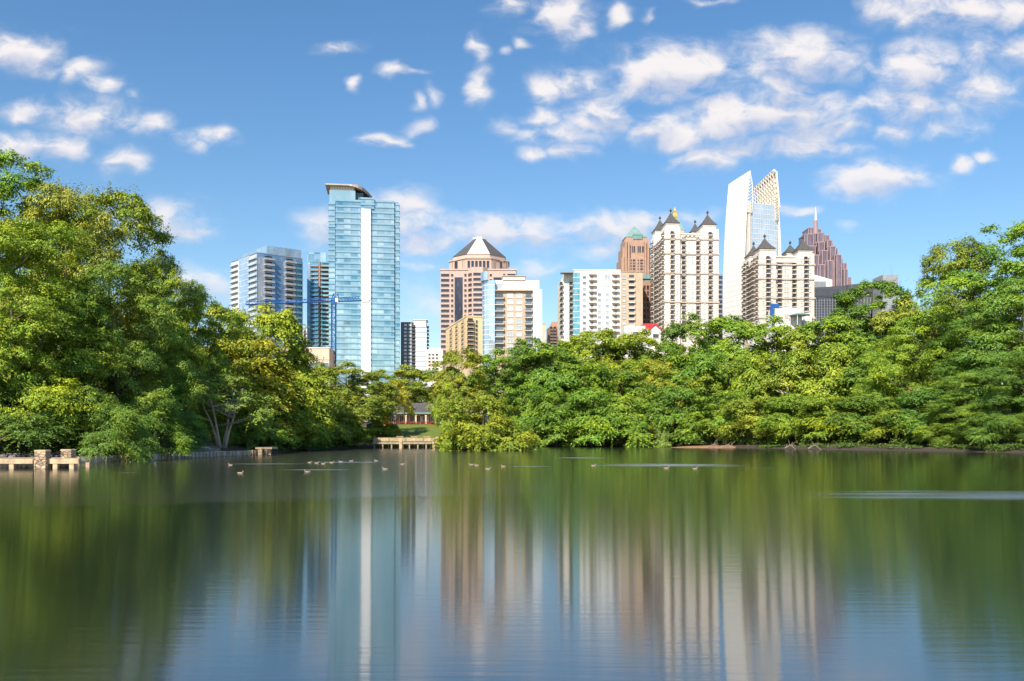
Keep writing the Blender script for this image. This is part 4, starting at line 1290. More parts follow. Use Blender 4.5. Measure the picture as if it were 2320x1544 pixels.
def kind(name, seed, shape, trunk='bark', stems=1, limbs=16, rad=0.022, lean=0.1, **k):
    cm, t = crown_mesh('crown', seed, shape, **k)
    KINDS[name] = (cm, trunk_mesh('trunk', seed, t, k.get('base', 0.12), rad, limbs, stems, trunk, lean=lean), k.get('base', 0.12))


kind('broad', 11, 'dome', nclump=169, lpt=13, leaf=0.0252, cs=0.088)
kind('broad_b', 12, 'dome', nclump=156, lpt=13, leaf=0.0261, cs=0.092, lobes=12, lobe=0.235, droop=0.26)
kind('egg', 21, 'egg', nclump=169, lpt=13, leaf=0.0278, aspect=1.6, cs=0.098, lobes=20)
kind('egg_b', 22, 'egg', nclump=156, lpt=13, leaf=0.0278, aspect=1.5, cs=0.098, lobes=13, lobe=0.23, lump=0.36)
kind('weep', 31, 'weep', nclump=156, twigs=13, lpt=16, leaf=0.0287, base=0.05, droop=0.45, flat=0.5, cs=0.10, aspect=1.0, tw=1.30, shell=0.7, lobes=17)
kind('weep_b', 32, 'weep', nclump=150, twigs=13, lpt=16, leaf=0.0296, base=0.05, droop=0.36, flat=0.42, cs=0.105, aspect=0.9, lobes=12, lobe=0.24, tw=1.30, shell=0.7)
kind('mound', 41, 'mound', nclump=117, lpt=14, leaf=0.0348, base=0.03, cs=0.125, aspect=0.75, lump=0.3, limbs=10, rad=0.014, stems=2, lobes=11, lobe=0.22, tw=1.18)
kind('mound_b', 42, 'mound', nclump=104, lpt=14, leaf=0.0383, base=0.03, cs=0.14, aspect=0.8, lump=0.4, droop=0.33, limbs=10, rad=0.014, stems=2, lobes=8, lobe=0.26, tw=1.18)
kind('needle', 51, 'ball', nclump=247, twigs=16, lpt=12, leaf=0.0244, base=0.5, cs=0.075, aspect=2.2, droop=-0.2, up=0.7, flat=0.9, lump=0.10, lobes=36, lobe=0.17, tops=(0.20, 0.34))
kind('thin', 61, 'egg', trunk='pale_bark', nclump=70, twigs=10, lpt=14, leaf=0.034, base=0.25, cs=0.10, aspect=1.1, limbs=26, stems=3, rad=0.026, lobes=11, tw=1.2, shell=0.5)
kind('fan', 62, 'egg', trunk='pale_bark', nclump=84, twigs=10, lpt=14, leaf=0.026, base=0.30, cs=0.095, aspect=1.0, limbs=28, stems=4, rad=0.026, lobes=14, tw=1.3, shell=0.4, lean=0.26)
kind('bare', 63, 'spread', trunk='pale_bark', nclump=52, twigs=8, lpt=10, leaf=0.034, base=0.35, cs=0.10, aspect=0.9, limbs=44, stems=4, rad=0.022, lobes=11, shell=0.2)
kind('near_layer', 71, 'layer', nclump=273, twigs=12, lpt=22, leaf=0.0148, base=0.04, cs=0.085, droop=0.20, flat=0.32, aspect=1.5, lump=0.3, lobes=24, lobe=0.17, tw=1.21, shell=0.8)
kind('near_tall', 72, 'dome', nclump=260, twigs=11, lpt=20, leaf=0.0157, base=0.10, cs=0.078, droop=0.16, flat=0.5, aspect=1.4, lump=0.34, lobes=24, lobe=0.19, tw=1.15)
kind('near_broad', 73, 'dome', nclump=260, twigs=11, lpt=20, leaf=0.0157, base=0.05, cs=0.082, droop=0.20, flat=0.5, aspect=1.4, lump=0.30, lobes=22, lobe=0.20, tw=1.12)
kind('near_bush', 74, 'mound', nclump=143, twigs=12, lpt=22, leaf=0.0209, base=0.02, cs=0.12, droop=0.39, flat=0.5, aspect=0.9, lump=0.36, limbs=10, rad=0.014, stems=2, lobes=11, lobe=0.22, tw=1.30, shell=0.8)

YG, BR, OL, MG, DK, YE, RU, GY = ((0.155, 0.185, 0.016), (0.105, 0.165, 0.016), (0.130, 0.140, 0.020), (0.070, 0.125, 0.018), (0.032, 0.075, 0.020), (0.195, 0.180, 0.018), (0.190, 0.135, 0.030), (0.095, 0.105, 0.055))
LIFT = 2.32
MEAN = (0.086, 0.136, 0.019)
crand = random.Random(99)


def tree(label, k, u, v, wpx, D, c, name='tree', cat='tree', group=None, sink=0.0, dk=0.85):
    """a tree of kind K whose top shows at (U, V), WPX wide, rooted D metres away"""
    if cat == 'tree' or c[0] < 0.3:
        c = tuple(q * 0.56 + m_ * 0.44 for q, m_ in zip(c, MEAN))
    x = PX(u, D)
    g0 = gz(x, D) - 0.1 - sink
    h = PZ(v, D) - g0
    w = 1.12 * wpx / F * D
    o = thing(name, label, cat, (x, D, g0), crand.uniform(0, 6.28), group)
    cm, tm, base = KINDS[k]
    for nm, me in (('trunk', tm), ('crown', cm)):
        q = link(nm, me, o)
        q.scale = (w, w * dk, h)
        if nm == 'crown':
            j = 1 + crand.uniform(-0.10, 0.10)
            q.color = (LIFT * c[0] * j * (1 + crand.uniform(-.06, .06)), LIFT * c[1] * j, LIFT * c[2] * j, 1)
    return o


def woodland():
    T = tree
    S = dict(name='shrub', cat='shrub')
    # left bank
    T('tallest tree, olive green, rising out of the frame at the upper left corner', 'near_tall', -15, 350, 370, 128, BR)
    T('bright yellow-green layered tree directly behind the stone-piered dock', 'near_layer', 30, 500, 360, 101, YG)
    T('bright tree cut by the left frame edge beside the stone dock', 'near_broad', -15, 610, 230, 98, (0.125, 0.170, 0.018))
    T('tree with rusty brown seed clusters below the tallest left-hand crown', 'near_broad', 150, 432, 280, 120, (0.140, 0.130, 0.028))
    T('tall airy green tree whose ragged crown slopes down towards the glass apartments', 'near_broad', 248, 440, 270, 134, (0.115, 0.150, 0.016))
    T('yellow-green tree below the airy slope of the left bank, right of dark foliage', 'near_broad', 362, 590, 170, 140, (0.150, 0.190, 0.018))
    T('dark green tree in the middle of the left bank, behind the overhanging bush', 'near_broad', 265, 610, 230, 113, (0.066, 0.105, 0.020))
    T('medium green tree of the left bank dipping bright sprays towards the rubble', 'near_layer', 345, 730, 185, 128, (0.070, 0.125, 0.018))
    T('dark tree half hidden between bright dock tree and rusty tree', 'near_broad', 170, 640, 230, 110, (0.060, 0.110, 0.018))
    T('green tree stepping down between the ragged left bank crowns and the olive tree', 'near_broad', 425, 648, 190, 150, (0.100, 0.145, 0.018))
    T('olive tree in front of the left end of the blue glass apartments', 'egg_b', 470, 686, 190, 172, OL)
    T('tall rounded yellow-green tree overlapping the foot of the blue glass apartments', 'weep', 608, 703, 215, 190, YG)
    T('golden yellow layered tree between pale-stemmed tree and tall rounded tree', 'weep', 535, 778, 240, 168, YE, dk=0.9)
    T('grey leafless-looking thicket tree left of the golden tree', 'bare', 430, 770, 150, 150, GY)
    T('small multi-stemmed tree with pale slanting trunks at the top of the dirt path', 'fan', 503, 850, 185, 143, (0.085, 0.120, 0.030), dk=1.0)
    T('slender yellow-green tree right of the golden tree, near the beige block', 'egg_b', 668, 790, 130, 192, (0.150, 0.170, 0.018))
    T('grey-green tree right in front of the beige block', 'thin', 700, 815, 90, 235, (0.10, 0.13, 0.05))
    T('dark tree closing the gap behind the dirt path', 'broad_b', 455, 850, 150, 168, DK)
    T('dark tree right of the pale-stemmed tree behind the small platform', 'broad', 590, 868, 160, 174, (0.040, 0.085, 0.018))
    T('lime-leaved low tree hanging over the bank right of the small platform', 'weep_b', 655, 872, 130, 182, (0.150, 0.180, 0.018))
    T('dense dark bush at the far left behind the dock', 'near_bush', 50, 872, 270, 98.5, (0.040, 0.075, 0.018), **S)
    T('dark green bush between the dock pillars and overhanging bush', 'near_bush', 190, 880, 150, 101, (0.058, 0.100, 0.020), **S)
    T('dark bush leaning out over the water at the near seawall end', 'near_bush', 262, 918, 140, 99, (0.052, 0.090, 0.018), **S)
    T('mid green bush above the rubble midway along the seawall', 'near_bush', 330, 905, 150, 111, (0.066, 0.115, 0.020), **S)
    T('dark laurel bush at the left edge of the dirt path', 'near_bush', 412, 930, 90, 127, (0.035, 0.085, 0.028), **S)
    T('round green bush at the foot of the pale-stemmed tree', 'mound', 511, 958, 46, 147, (0.060, 0.125, 0.020), **S)
    T('dark spreading bush left of the small platform', 'mound_b', 590, 955, 90, 158, (0.040, 0.090, 0.020), **S)
    T('yellow-green bush right behind the small platform', 'mound', 640, 925, 130, 176, (0.120, 0.165, 0.018), **S)
    T('low dark bush dipping into the water right of the small platform', 'mound_b', 668, 985, 90, 182, (0.035, 0.075, 0.022), **S)
    # middle distance left of the island
    T('olive-brown round tree below the tall glass tower, left of the house', 'broad', 785, 828, 180, 232, (0.130, 0.130, 0.024))
    T('bronze-tinted tree with visible limbs right of the lime-leaved tree', 'broad_b', 745, 872, 130, 216, (0.135, 0.140, 0.028))
    T('pale green tree left of the dark boulder', 'egg_b', 815, 905, 110, 236, (0.110, 0.155, 0.035))
    T('pale leafy tree at the waterline below the olive-brown tree', 'weep', 735, 915, 110, 211, (0.120, 0.150, 0.035))
    T('low green bush left of the long dock at the waterline', 'mound', 772, 955, 110, 217, (0.100, 0.145, 0.022), **S)
    T('small round bush touching the left end of the long dock', 'mound_b', 822, 975, 60, 240, (0.070, 0.130, 0.022), **S)
    T('dark bush in the gap between slender tree and bronze tree', 'mound_b', 712, 950, 90, 205, (0.040, 0.085, 0.02), **S)
    T('rusty orange-crowned tree below the white stripe of the glass tower', 'broad', 850, 842, 120, 300, (0.145, 0.140, 0.020))
    T('yellow-olive tree directly above the house roof', 'broad', 935, 832, 160, 296, (0.165, 0.160, 0.018))
    T('grey-green tree behind the house right below the cream barrel-roofed block', 'broad_b', 990, 838, 90, 310, (0.090, 0.120, 0.040))
    T('slim turning maple, yellow with orange skirts, before the house porch', 'thin', 896, 866, 78, 244, (0.210, 0.170, 0.020), dk=1.0)
    T('orange-red shrub beside the porch, under the turning maple', 'mound', 872, 944, 22, 258, (0.30, 0.085, 0.03), **S)
    T('green hedge shrub below the porch, right of the turning maple', 'mound_b', 886, 962, 40, 240, (0.10, 0.13, 0.02), **S)
    # island and right of it
    T('broad olive bush growing on the little island', 'weep_b', 1096, 905, 172, 183, (0.150, 0.150, 0.016), dk=0.8, **S)
    T('lower light green bush at the left foot of the island', 'mound', 1042, 962, 78, 181.5, (0.125, 0.165, 0.018), **S)
    T('yellow-green bush at the right foot of the island', 'mound_b', 1150, 965, 74, 182, (0.130, 0.150, 0.018), **S)
    T('rust-topped tree just left above the island', 'egg', 1040, 796, 125, 262, (0.140, 0.135, 0.020))
    T('light yellow tree between long dock and island', 'egg_b', 1016, 868, 56, 240, (0.160, 0.185, 0.018))
    T('fresh green tree rising directly above the island', 'broad', 1118, 800, 150, 276, (0.085, 0.150, 0.016))
    T('dark round tree in front of the rounded apartments', 'broad_b', 1200, 768, 130, 315, (0.045, 0.085, 0.022))
    T('deep green tree right above the island, waterside', 'weep', 1190, 872, 130, 264, (0.062, 0.115, 0.018))
    # long bank, upper row
    T('green tree left of the white apartments, above the waterside row', 'broad', 1250, 786, 183, 300, MG)
    T('brightest yellow-green crown below the white apartments', 'broad_b', 1345, 748, 183, 315, YG)
    T('yellow-green crown below the red gable', 'broad', 1440, 756, 183, 308, (0.150, 0.175, 0.016))
    T('dark rounded crown at the foot of the tall castle tower', 'broad', 1575, 722, 158, 320, (0.042, 0.078, 0.022))
    T('green crown filling the dip between brightest crown and red gable', 'broad', 1398, 768, 150, 322, (0.095, 0.145, 0.018))
    T('dark green crown at the left foot of the white apartments', 'broad_b', 1296, 772, 130, 324, (0.070, 0.115, 0.020))
    T('green crown at the foot of the rounded apartments, right of the dark round tree', 'egg_b', 1228, 796, 120, 318, (0.085, 0.130, 0.018))
    T('green crown between the red gable and the dark rounded crown', 'egg_b', 1512, 772, 146, 296, (0.090, 0.135, 0.018))
    T('bright green crown at the foot of the white fin tower', 'egg', 1660, 722, 183, 290, BR)
    T('green crown just right of the tiny white shed', 'broad', 1750, 728, 170, 282, (0.085, 0.135, 0.016))
    T('olive crown below the white pavilion rooftop', 'broad_b', 1826, 738, 170, 276, (0.115, 0.150, 0.018))
    T('light green crown left of the needle-leaved round tree', 'egg_b', 1885, 716, 170, 268, (0.120, 0.170, 0.018))
    T('needle-leaved round pine with a smooth domed top before the grey hotel', 'needle', 1976, 648, 160, 272, (0.072, 0.120, 0.020), name='pine_tree')
    T('olive-brown tree between the domed pine and the large right-hand tree', 'broad', 2062, 694, 170, 258, (0.140, 0.140, 0.024))
    # middle row
    for (lab, k, u, v, w, D, c) in [
        ('green tree one step below the crown left of the white apartments', 'weep_b', 1240, 845, 140, 276, (0.075, 0.128, 0.018)),
        ('mid green tree midway down the bank below the brightest crown', 'weep', 1325, 828, 150, 277, (0.090, 0.145, 0.016)),
        ('dark mid-bank tree below the gap between brightest crown and red gable', 'egg_b', 1405, 838, 140, 275, (0.055, 0.105, 0.018)),
        ('yellow-flecked tree midway down the bank below the red gable', 'egg', 1492, 818, 120, 278, (0.165, 0.165, 0.018)),
        ('mid green tree midway down the bank below the dark rounded crown', 'weep_b', 1570, 800, 150, 280, (0.080, 0.135, 0.016)),
        ('olive mid-bank tree below the white fin tower', 'egg_b', 1650, 818, 140, 268, (0.120, 0.150, 0.020)),
        ('lime mid-bank tree below the tiny white shed', 'weep', 1728, 808, 150, 258, (0.125, 0.165, 0.018)),
        ('mid-bank tree with pale bare branches showing below the pavilion rooftop', 'thin', 1800, 800, 150, 250, (0.140, 0.150, 0.025)),
        ('yellow-green mid-bank tree below the light green crown', 'weep_b', 1880, 790, 160, 243, (0.140, 0.170, 0.018)),
        ('dark mid-bank tree under the domed pine', 'egg_b', 1965, 780, 150, 240, (0.060, 0.110, 0.018)),
    ]:
        T(lab, k, u, v, w, D, c)
    # low row on the water
    for (lab, k, u, v, w, D, c) in [
        ('low drooping green tree over the water right of the island', 'weep', 1262, 890, 130, 263, (0.068, 0.122, 0.018)),
        ('low drooping tree over the water below the brightest crown', 'weep_b', 1340, 885, 140, 262, (0.080, 0.132, 0.016)),
        ('low lighter green tree on the water below the red gable', 'weep', 1430, 892, 140, 260, (0.100, 0.150, 0.018)),
        ('low olive tree with a pale haze of twigs left of the red soil bank', 'mound', 1480, 945, 90, 258, (0.125, 0.150, 0.040)),
        ('low dark tree at the left end of the red soil bank', 'weep_b', 1532, 880, 130, 256, (0.055, 0.105, 0.018)),
        ('low green tree leaning over the middle of the red soil bank', 'weep', 1630, 890, 140, 247, (0.085, 0.140, 0.018)),
        ('low yellow-orange tinged tree at the right end of the red soil bank', 'weep_b', 1722, 905, 130, 236, (0.170, 0.165, 0.020)),
        ('low green tree hanging to the water below the bare-branched tree', 'weep', 1800, 895, 140, 226, (0.090, 0.145, 0.018)),
        ('low bright tree hanging to the water below the light green crown', 'weep_b', 1880, 900, 150, 215, (0.130, 0.175, 0.016)),
        ('low dark tree at the waterline below the domed pine', 'weep', 1965, 895, 150, 207, (0.055, 0.105, 0.020)),
        ('low lime bush tree at the waterline left of the dark right-hand hollow', 'weep_b', 2035, 930, 110, 197, (0.145, 0.175, 0.018)),
        ('shadowy tree at the waterline below the large right-hand crowns', 'weep', 2110, 880, 150, 193, (0.045, 0.095, 0.022)),
    ]:
        T(lab, k, u, v, w * 1.12, D - 4.5, c)
    # right bank
    T('largest right-hand tree, its green crown reaching the top of the right bank', 'near_tall', 2300, 520, 340, 196, (0.085, 0.135, 0.018))
    T('airy olive tree at the left shoulder of the right-hand trees', 'near_broad', 2170, 556, 240, 210, (0.115, 0.130, 0.026))
    T('dark green tree at the right frame edge below the largest crown', 'near_broad', 2320, 640, 240, 178, (0.055, 0.100, 0.020))
    T('yellow-green tree filling the middle of the right bank', 'near_broad', 2110, 700, 200, 203, (0.120, 0.165, 0.018))
    T('medium green tree right of the middle yellow-green tree on the right bank', 'near_layer', 2225, 720, 210, 185, (0.070, 0.120, 0.020))
    T('lime-sprayed tree left of the right bank hollow', 'near_broad', 2040, 765, 170, 215, (0.125, 0.170, 0.018))
    T('dark tree with bright upper sprays low on the right bank', 'near_layer', 2190, 850, 170, 176, (0.075, 0.125, 0.020))
    T('darkest tree at the lower right frame edge', 'near_broad', 2335, 800, 200, 163, (0.040, 0.078, 0.018))
    T('low bush with pale lit leaves at the right waterline', 'near_bush', 2245, 935, 130, 166, (0.070, 0.120, 0.022), **S)
    T('dark low bush at the far right waterline', 'near_bush', 2310, 955, 100, 160, (0.035, 0.075, 0.02), **S)
    T('small light bush at the right waterline below the hollow', 'near_bush', 2140, 965, 90, 178, (0.110, 0.150, 0.020), **S)
    for (lab, u, v, w, D, c) in [
        ('small shrub on the water right next to the island', 1215, 972, 60, 263, (0.060, 0.11, 0.02)),
        ('tiny rusty shrub at the left tip of the red soil bank', 1425, 985, 44, 259, (0.20, 0.12, 0.03)),
        ('small bright shrub on the red soil bank', 1600, 975, 56, 249, (0.12, 0.16, 0.02)),
        ('small dark shrub where the red soil bank ends', 1760, 978, 60, 230, (0.05, 0.10, 0.02)),
        ('small green shrub at the waterline below the lime tree', 1920, 980, 70, 208, (0.10, 0.15, 0.02)),
        ('small pale shrub at the waterline left of the shadowy tree', 2075, 985, 60, 192, (0.15, 0.17, 0.03)),
    ]:
        T(lab, 'mound', u, v, w, D, c, **S)


woodland()


def leaf_stuff(name, pts, size, colr, seed, flat=0.7):
    g = np.random.default_rng(seed)
    n = len(pts)
    nr = unit(g.normal(size=(n, 3)) * 0.6 + np.array([0, -0.35, 0.8]))
    ax = unit(g.normal(size=(n, 3)) + np.array([0, 0, -0.2]))
    q = np.sin(pts[:, 0] * 0.7) * np.cos(pts[:, 1] * 0.9) * 0.25 + 0.5
    me = leaves_mesh(name, pts, ax, nr, size * (0.6 + 0.8 * g.random(n)), np.clip(q * 0.6 + 0.4 * g.random(n), 0, 1), np.clip(q * 0.7 + 0.3 * g.random(n), 0, 1), 0.6)
    o = link(name, me)
    o.color = (*colr, 1)
    return o


def ground_plants():
    g = np.random.default_rng(5)
    # weeds and saplings along the whole bank
    P = []
    for i in range(len(SHORE) - 1):
        a, b = np.array(SHORE[i]), np.array(SHORE[i + 1])
        L = np.linalg.norm(b - a)
        nrm = np.array([-(b - a)[1], (b - a)[0]]) / L
        n = int(L * 260)
        t = g.random(n)
        off = -0.7 + 6.0 * g.random(n) ** 1.2
        q = a + (b - a) * t[:, None] + nrm * off[:, None]
        P.append(q)
    P = np.concatenate(P)
    P = P[shore_dist(P) > 0.9 + 0.7 * np.sin(P[:, 0] * 0.8)]
    u = U0 + F * P[:, 0] / P[:, 1]
    keep = ~((u > 835) & (u < 1000)) & ~((u > 395) & (u < 560)) & ~((u > 1545) & (u < 1720) & (shore_dist(P) < 3.0)) & ~((u < 400) & (shore_dist(P) < 3.0))
    P = P[keep]
    P = P[np.sin(P[:, 0] * 0.55 + 1.3 * np.sin(P[:, 1] * 0.31)) + 0.6 * np.sin(P[:, 0] * 1.7) + g.normal(0, 0.35, len(P)) > -0.25]
    d = shore_dist(P)
    hh = np.clip(0.5 + 0.35 * d, 0.2, 2.4) * (0.5 + 0.5 * np.sin(P[:, 0] * 0.9 + P[:, 1] * 0.4)) + 0.15
    z = np.maximum(ground_z(P), 0.08) + hh * g.random(len(P)) ** 0.7
    tag(leaf_stuff('undergrowth', np.column_stack([P, z]), 0.42, (0.085, 0.14, 0.028), 6), 'dark leafy undergrowth along the lake banks', 'undergrowth', kind='stuff')
    # far woods behind the named trees
    P = []
    cl = [(g.uniform(-260, 330), g.uniform(312, 372)) for _ in range(190)]
    for (cx, cy) in cl:
        n = 420
        r = g.uniform(5, 8)
        dv = unit(g.normal(size=(n, 3)))
        dv[:, 2] = np.abs(dv[:, 2]) * 1.2 - 0.9
        base = float(ground_z([(cx, cy)])[0])
        uu = U0 + F * cx / cy
        top = g.uniform(12, 16) if 640 < uu < 1010 else (g.uniform(26.5, 31) if uu > 1150 else g.uniform(21, 25))
        P.append(np.array([cx, cy, base + top - 5]) + dv * np.array([r, r, 7.0]) * (0.75 + 0.3 * g.random((n, 1))))
    tag(leaf_stuff('distant_woods', np.concatenate(P), 1.25, (0.13, 0.19, 0.03), 8), 'dense green woods filling the rise behind the lakeside trees', 'woods', kind='stuff')


ground_plants()
# ---------------------------------------------------------------- ground and water
def ground_mat():
    m, nt, out = new_mat('leaf-littered soil and grass')
    p = N(nt, 'ShaderNodeBsdfPrincipled')
    tc = N(nt, 'ShaderNodeTexCoord')
    n1 = N(nt, 'ShaderNodeTexNoise')
    n1.inputs['Scale'].default_value = 0.09
    n1.inputs['Detail'].default_value = 6
    n2 = N(nt, 'ShaderNodeTexNoise')
    n2.inputs['Scale'].default_value = 2.2
    n2.inputs['Detail'].default_value = 6
    for n in (n1, n2):
        nt.links.new(tc.outputs['Object'], n.inputs['Vector'])
    c = MIX(nt, SMOOTH(nt, n1.outputs[0], 0.42, 0.6), C(0.20, 0.125, 0.07), C(0.07, 0.10, 0.025))
    c = MIX(nt, M(nt, 'MULTIPLY', n2.outputs[0], 0.6), c, C(0.11, 0.075, 0.05))
    sp = N(nt, 'ShaderNodeSeparateXYZ')
    nt.links.new(tc.outputs['Object'], sp.inputs[0])
    mud = SMOOTH(nt, M(nt, 'ADD', sp.outputs[2], M(nt, 'MULTIPLY', n2.outputs[0], 0.5)), 1.15, 0.65)
    c = MIX(nt, mud, c, C(0.055, 0.042, 0.03))
    nt.links.new(c, p.inputs['Base Color'])
    p.inputs['Roughness'].default_value = 0.95
    b = N(nt, 'ShaderNodeBump')
    b.inputs['Strength'].default_value = 0.6
    b.inputs['Distance'].default_value = 0.2
    nt.links.new(n2.outputs[0], b.inputs['Height'])
    nt.links.new(b.outputs[0], p.inputs['Normal'])
    nt.links.new(p.outputs[0], out.inputs[0])
    return m


def grass_mat():
    m, nt, out = new_mat('mown grass')
    p = N(nt, 'ShaderNodeBsdfPrincipled')
    tc = N(nt, 'ShaderNodeTexCoord')
    n1 = N(nt, 'ShaderNodeTexNoise')
    n1.inputs['Scale'].default_value = 0.8
    n1.inputs['Detail'].default_value = 8
    nt.links.new(tc.outputs['Object'], n1.inputs['Vector'])
    nt.links.new(MIX(nt, n1.outputs[0], C(0.07, 0.12, 0.012), C(0.20, 0.25, 0.03)), p.inputs['Base Color'])
    p.inputs['Roughness'].default_value = 0.9
    nt.links.new(p.outputs[0], out.inputs[0])
    return m


def sheet(name, xs, ys, zf, mat):
    X_, Y_ = np.meshgrid(xs, ys)
    P = np.column_stack([X_.ravel(), Y_.ravel()])
    z = zf(P)
    nx, ny = len(xs), len(ys)
    i = np.arange((nx - 1) * (ny - 1))
    r, c = i // (nx - 1), i % (nx - 1)
    a = r * nx + c
    q = np.stack([a, a + 1, a + nx + 1, a + nx], 1)
    me = bpy.data.meshes.new(name)
    me.from_pydata(np.column_stack([P, z]).tolist(), [], q.tolist())
    me.polygons.foreach_set('use_smooth', [True] * len(q))
    me.materials.append(mat)
    me.update()
    o = link(name, me)
    return tag(o, kind='structure')


def land():
    xs = np.concatenate([[-5000, -2500, -1200, -700, -420, -280, -200, -150, -115], np.arange(-90, 120, 1.6), [130, 150, 190, 260, 400, 700, 1200, 2500, 5000]])
    ys = np.concatenate([[-1500, -600, -250, -100, -40, -15], np.arange(-6, 310, 1.6), [320, 340, 370, 420, 520, 700, 1000, 1600, 3000, 6000]])
    sheet('ground', xs, ys, ground_z, ground_mat())
    # lawn below the house
    y = np.linspace(226, 262, 20)
    x = np.linspace(PX(842, 240), PX(1000, 240), 20)

    def lz(P):
        return ground_z(P) + 0.06
    gm_ = grass_mat()
    sheet('lawn', x, np.linspace(231.5, 268, 24), lambda P: np.maximum(2.0 + (P[:, 1] - 231.5) * 0.128, ground_z(P) + 0.03), gm_)
    m = MB()
    xa, xb = PX(843, 222), PX(1006, 222)
    m.loft([[(xa, 223.6, -1.5), (xb, 223.6, -1.5), (xb, 223.6, 1.28), (xa, 223.6, 1.28)][::-1], [(xa, 233.0, -1.5), (xb, 233.0, -1.5), (xb, 233.0, 1.95), (xa, 233.0, 1.95)][::-1]], 0)
    tag(m.build('terrace', gm_), kind='structure')
    # earth path on the left bank
    a, bb = np.array([PX(448, 122), 122]), np.array([PX(470, 166), 166])
    n = 24
    me = MB()
    pts = []
    for i in range(n + 1):
        t = i / n
        c = a + (bb - a) * t
        wl, wr = 2.9 * (1 - 0.45 * t), 3.4 * (1 - 0.5 * t)
        row = []
        for s in np.linspace(-wl, wr, 7):
            row.append((c[0] + s, c[1], gz(c[0] + s, c[1]) + 0.05))
        pts.append(row)
    for i in range(n):
        for j in range(6):
            me.face([pts[i][j], pts[i][j + 1], pts[i + 1][j + 1], pts[i + 1][j]])
    tag(me.build('path', wall_mat('trodden earth', (0.42, 0.33, 0.27), var=0.25, scale=1.5, bump=0.3, streak=False)), kind='structure')


def water_mat():
    m, nt, out = new_mat('lake water')
    p = N(nt, 'ShaderNodeBsdfPrincipled')
    tc = N(nt, 'ShaderNodeTexCoord')
    pos = tc.outputs['Object']
    sep = N(nt, 'ShaderNodeSeparateXYZ')
    nt.links.new(pos, sep.inputs[0])
    # ruffled patches and wake streaks, with pale sky sheen painted into the colour
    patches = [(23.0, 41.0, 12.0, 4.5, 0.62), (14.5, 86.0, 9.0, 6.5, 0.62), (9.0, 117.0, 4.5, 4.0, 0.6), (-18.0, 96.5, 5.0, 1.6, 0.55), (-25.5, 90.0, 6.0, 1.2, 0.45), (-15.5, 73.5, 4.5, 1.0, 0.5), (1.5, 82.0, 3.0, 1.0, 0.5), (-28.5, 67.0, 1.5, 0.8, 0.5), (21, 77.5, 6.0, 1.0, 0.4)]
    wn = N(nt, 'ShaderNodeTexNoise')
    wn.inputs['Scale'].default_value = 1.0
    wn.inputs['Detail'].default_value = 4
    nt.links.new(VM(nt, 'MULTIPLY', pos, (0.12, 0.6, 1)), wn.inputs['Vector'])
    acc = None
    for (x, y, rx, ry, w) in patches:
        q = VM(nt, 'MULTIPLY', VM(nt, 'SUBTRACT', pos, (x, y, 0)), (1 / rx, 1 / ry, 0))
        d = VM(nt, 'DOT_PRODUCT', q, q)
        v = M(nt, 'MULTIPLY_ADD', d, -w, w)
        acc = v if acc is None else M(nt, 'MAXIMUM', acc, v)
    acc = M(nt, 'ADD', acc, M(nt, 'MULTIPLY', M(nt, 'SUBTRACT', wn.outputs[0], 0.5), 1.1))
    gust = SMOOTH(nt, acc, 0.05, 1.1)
    # the far water is a little livelier than the sheltered near water
    yb = M(nt, 'ADD', 42.0, M(nt, 'MULTIPLY', sep.outputs[0], 0.45))
    far = SMOOTH(nt, M(nt, 'ADD', M(nt, 'SUBTRACT', sep.outputs[1], yb), M(nt, 'MULTIPLY', M(nt, 'SUBTRACT', wn.outputs[0], 0.5), 9.0)), -1.5, 1.5)
    left = SMOOTH(nt, sep.outputs[0], 4.0, -8.0)
    zone = M(nt, 'MULTIPLY', far, M(nt, 'MULTIPLY_ADD', left, 0.75, 0.25))
    rough = M(nt, 'ADD', M(nt, 'ADD', M(nt, 'MULTIPLY', zone, 0.028), M(nt, 'MULTIPLY_ADD', SMOOTH(nt, sep.outputs[1], 70.0, 12.0), 0.025, 0.062)), M(nt, 'MULTIPLY', gust, 0.25))
    nt.links.new(rough, p.inputs['Roughness'])
    nt.links.new(MIX(nt, M(nt, 'MULTIPLY', gust, 0.8), MIX(nt, zone, C(0.006, 0.012, 0.006), C(0.012, 0.015, 0.006)), C(0.34, 0.40, 0.46)), p.inputs['Base Color'])  # pale base colour stands in for sky reflected by the ruffled water
    p.inputs['IOR'].default_value = 3.9
    # the swell runs across the view, so highlights stretch towards the viewer
    p.inputs['Anisotropic'].default_value = 0.9
    tg = N(nt, 'ShaderNodeCombineXYZ')
    tg.inputs[1].default_value = 1.0
    nt.links.new(tg.outputs[0], p.inputs['Tangent'])
    # ripples: long crests across the view
    r1 = N(nt, 'ShaderNodeTexNoise')
    r1.inputs['Scale'].default_value = 1.0
    r1.inputs['Detail'].default_value = 3
    nt.links.new(VM(nt, 'MULTIPLY', pos, (0.7, 5.0, 1)), r1.inputs['Vector'])
    b = N(nt, 'ShaderNodeBump')
    b.inputs['Strength'].default_value = 0.30
    b.inputs['Distance'].default_value = 0.008
    nt.links.new(r1.outputs[0], b.inputs['Height'])
    nt.links.new(b.outputs[0], p.inputs['Normal'])
    nt.links.new(p.outputs[0], out.inputs[0])
    return m


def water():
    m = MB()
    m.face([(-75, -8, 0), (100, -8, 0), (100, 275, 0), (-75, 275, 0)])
    tag(m.build('water', water_mat()), kind='structure')


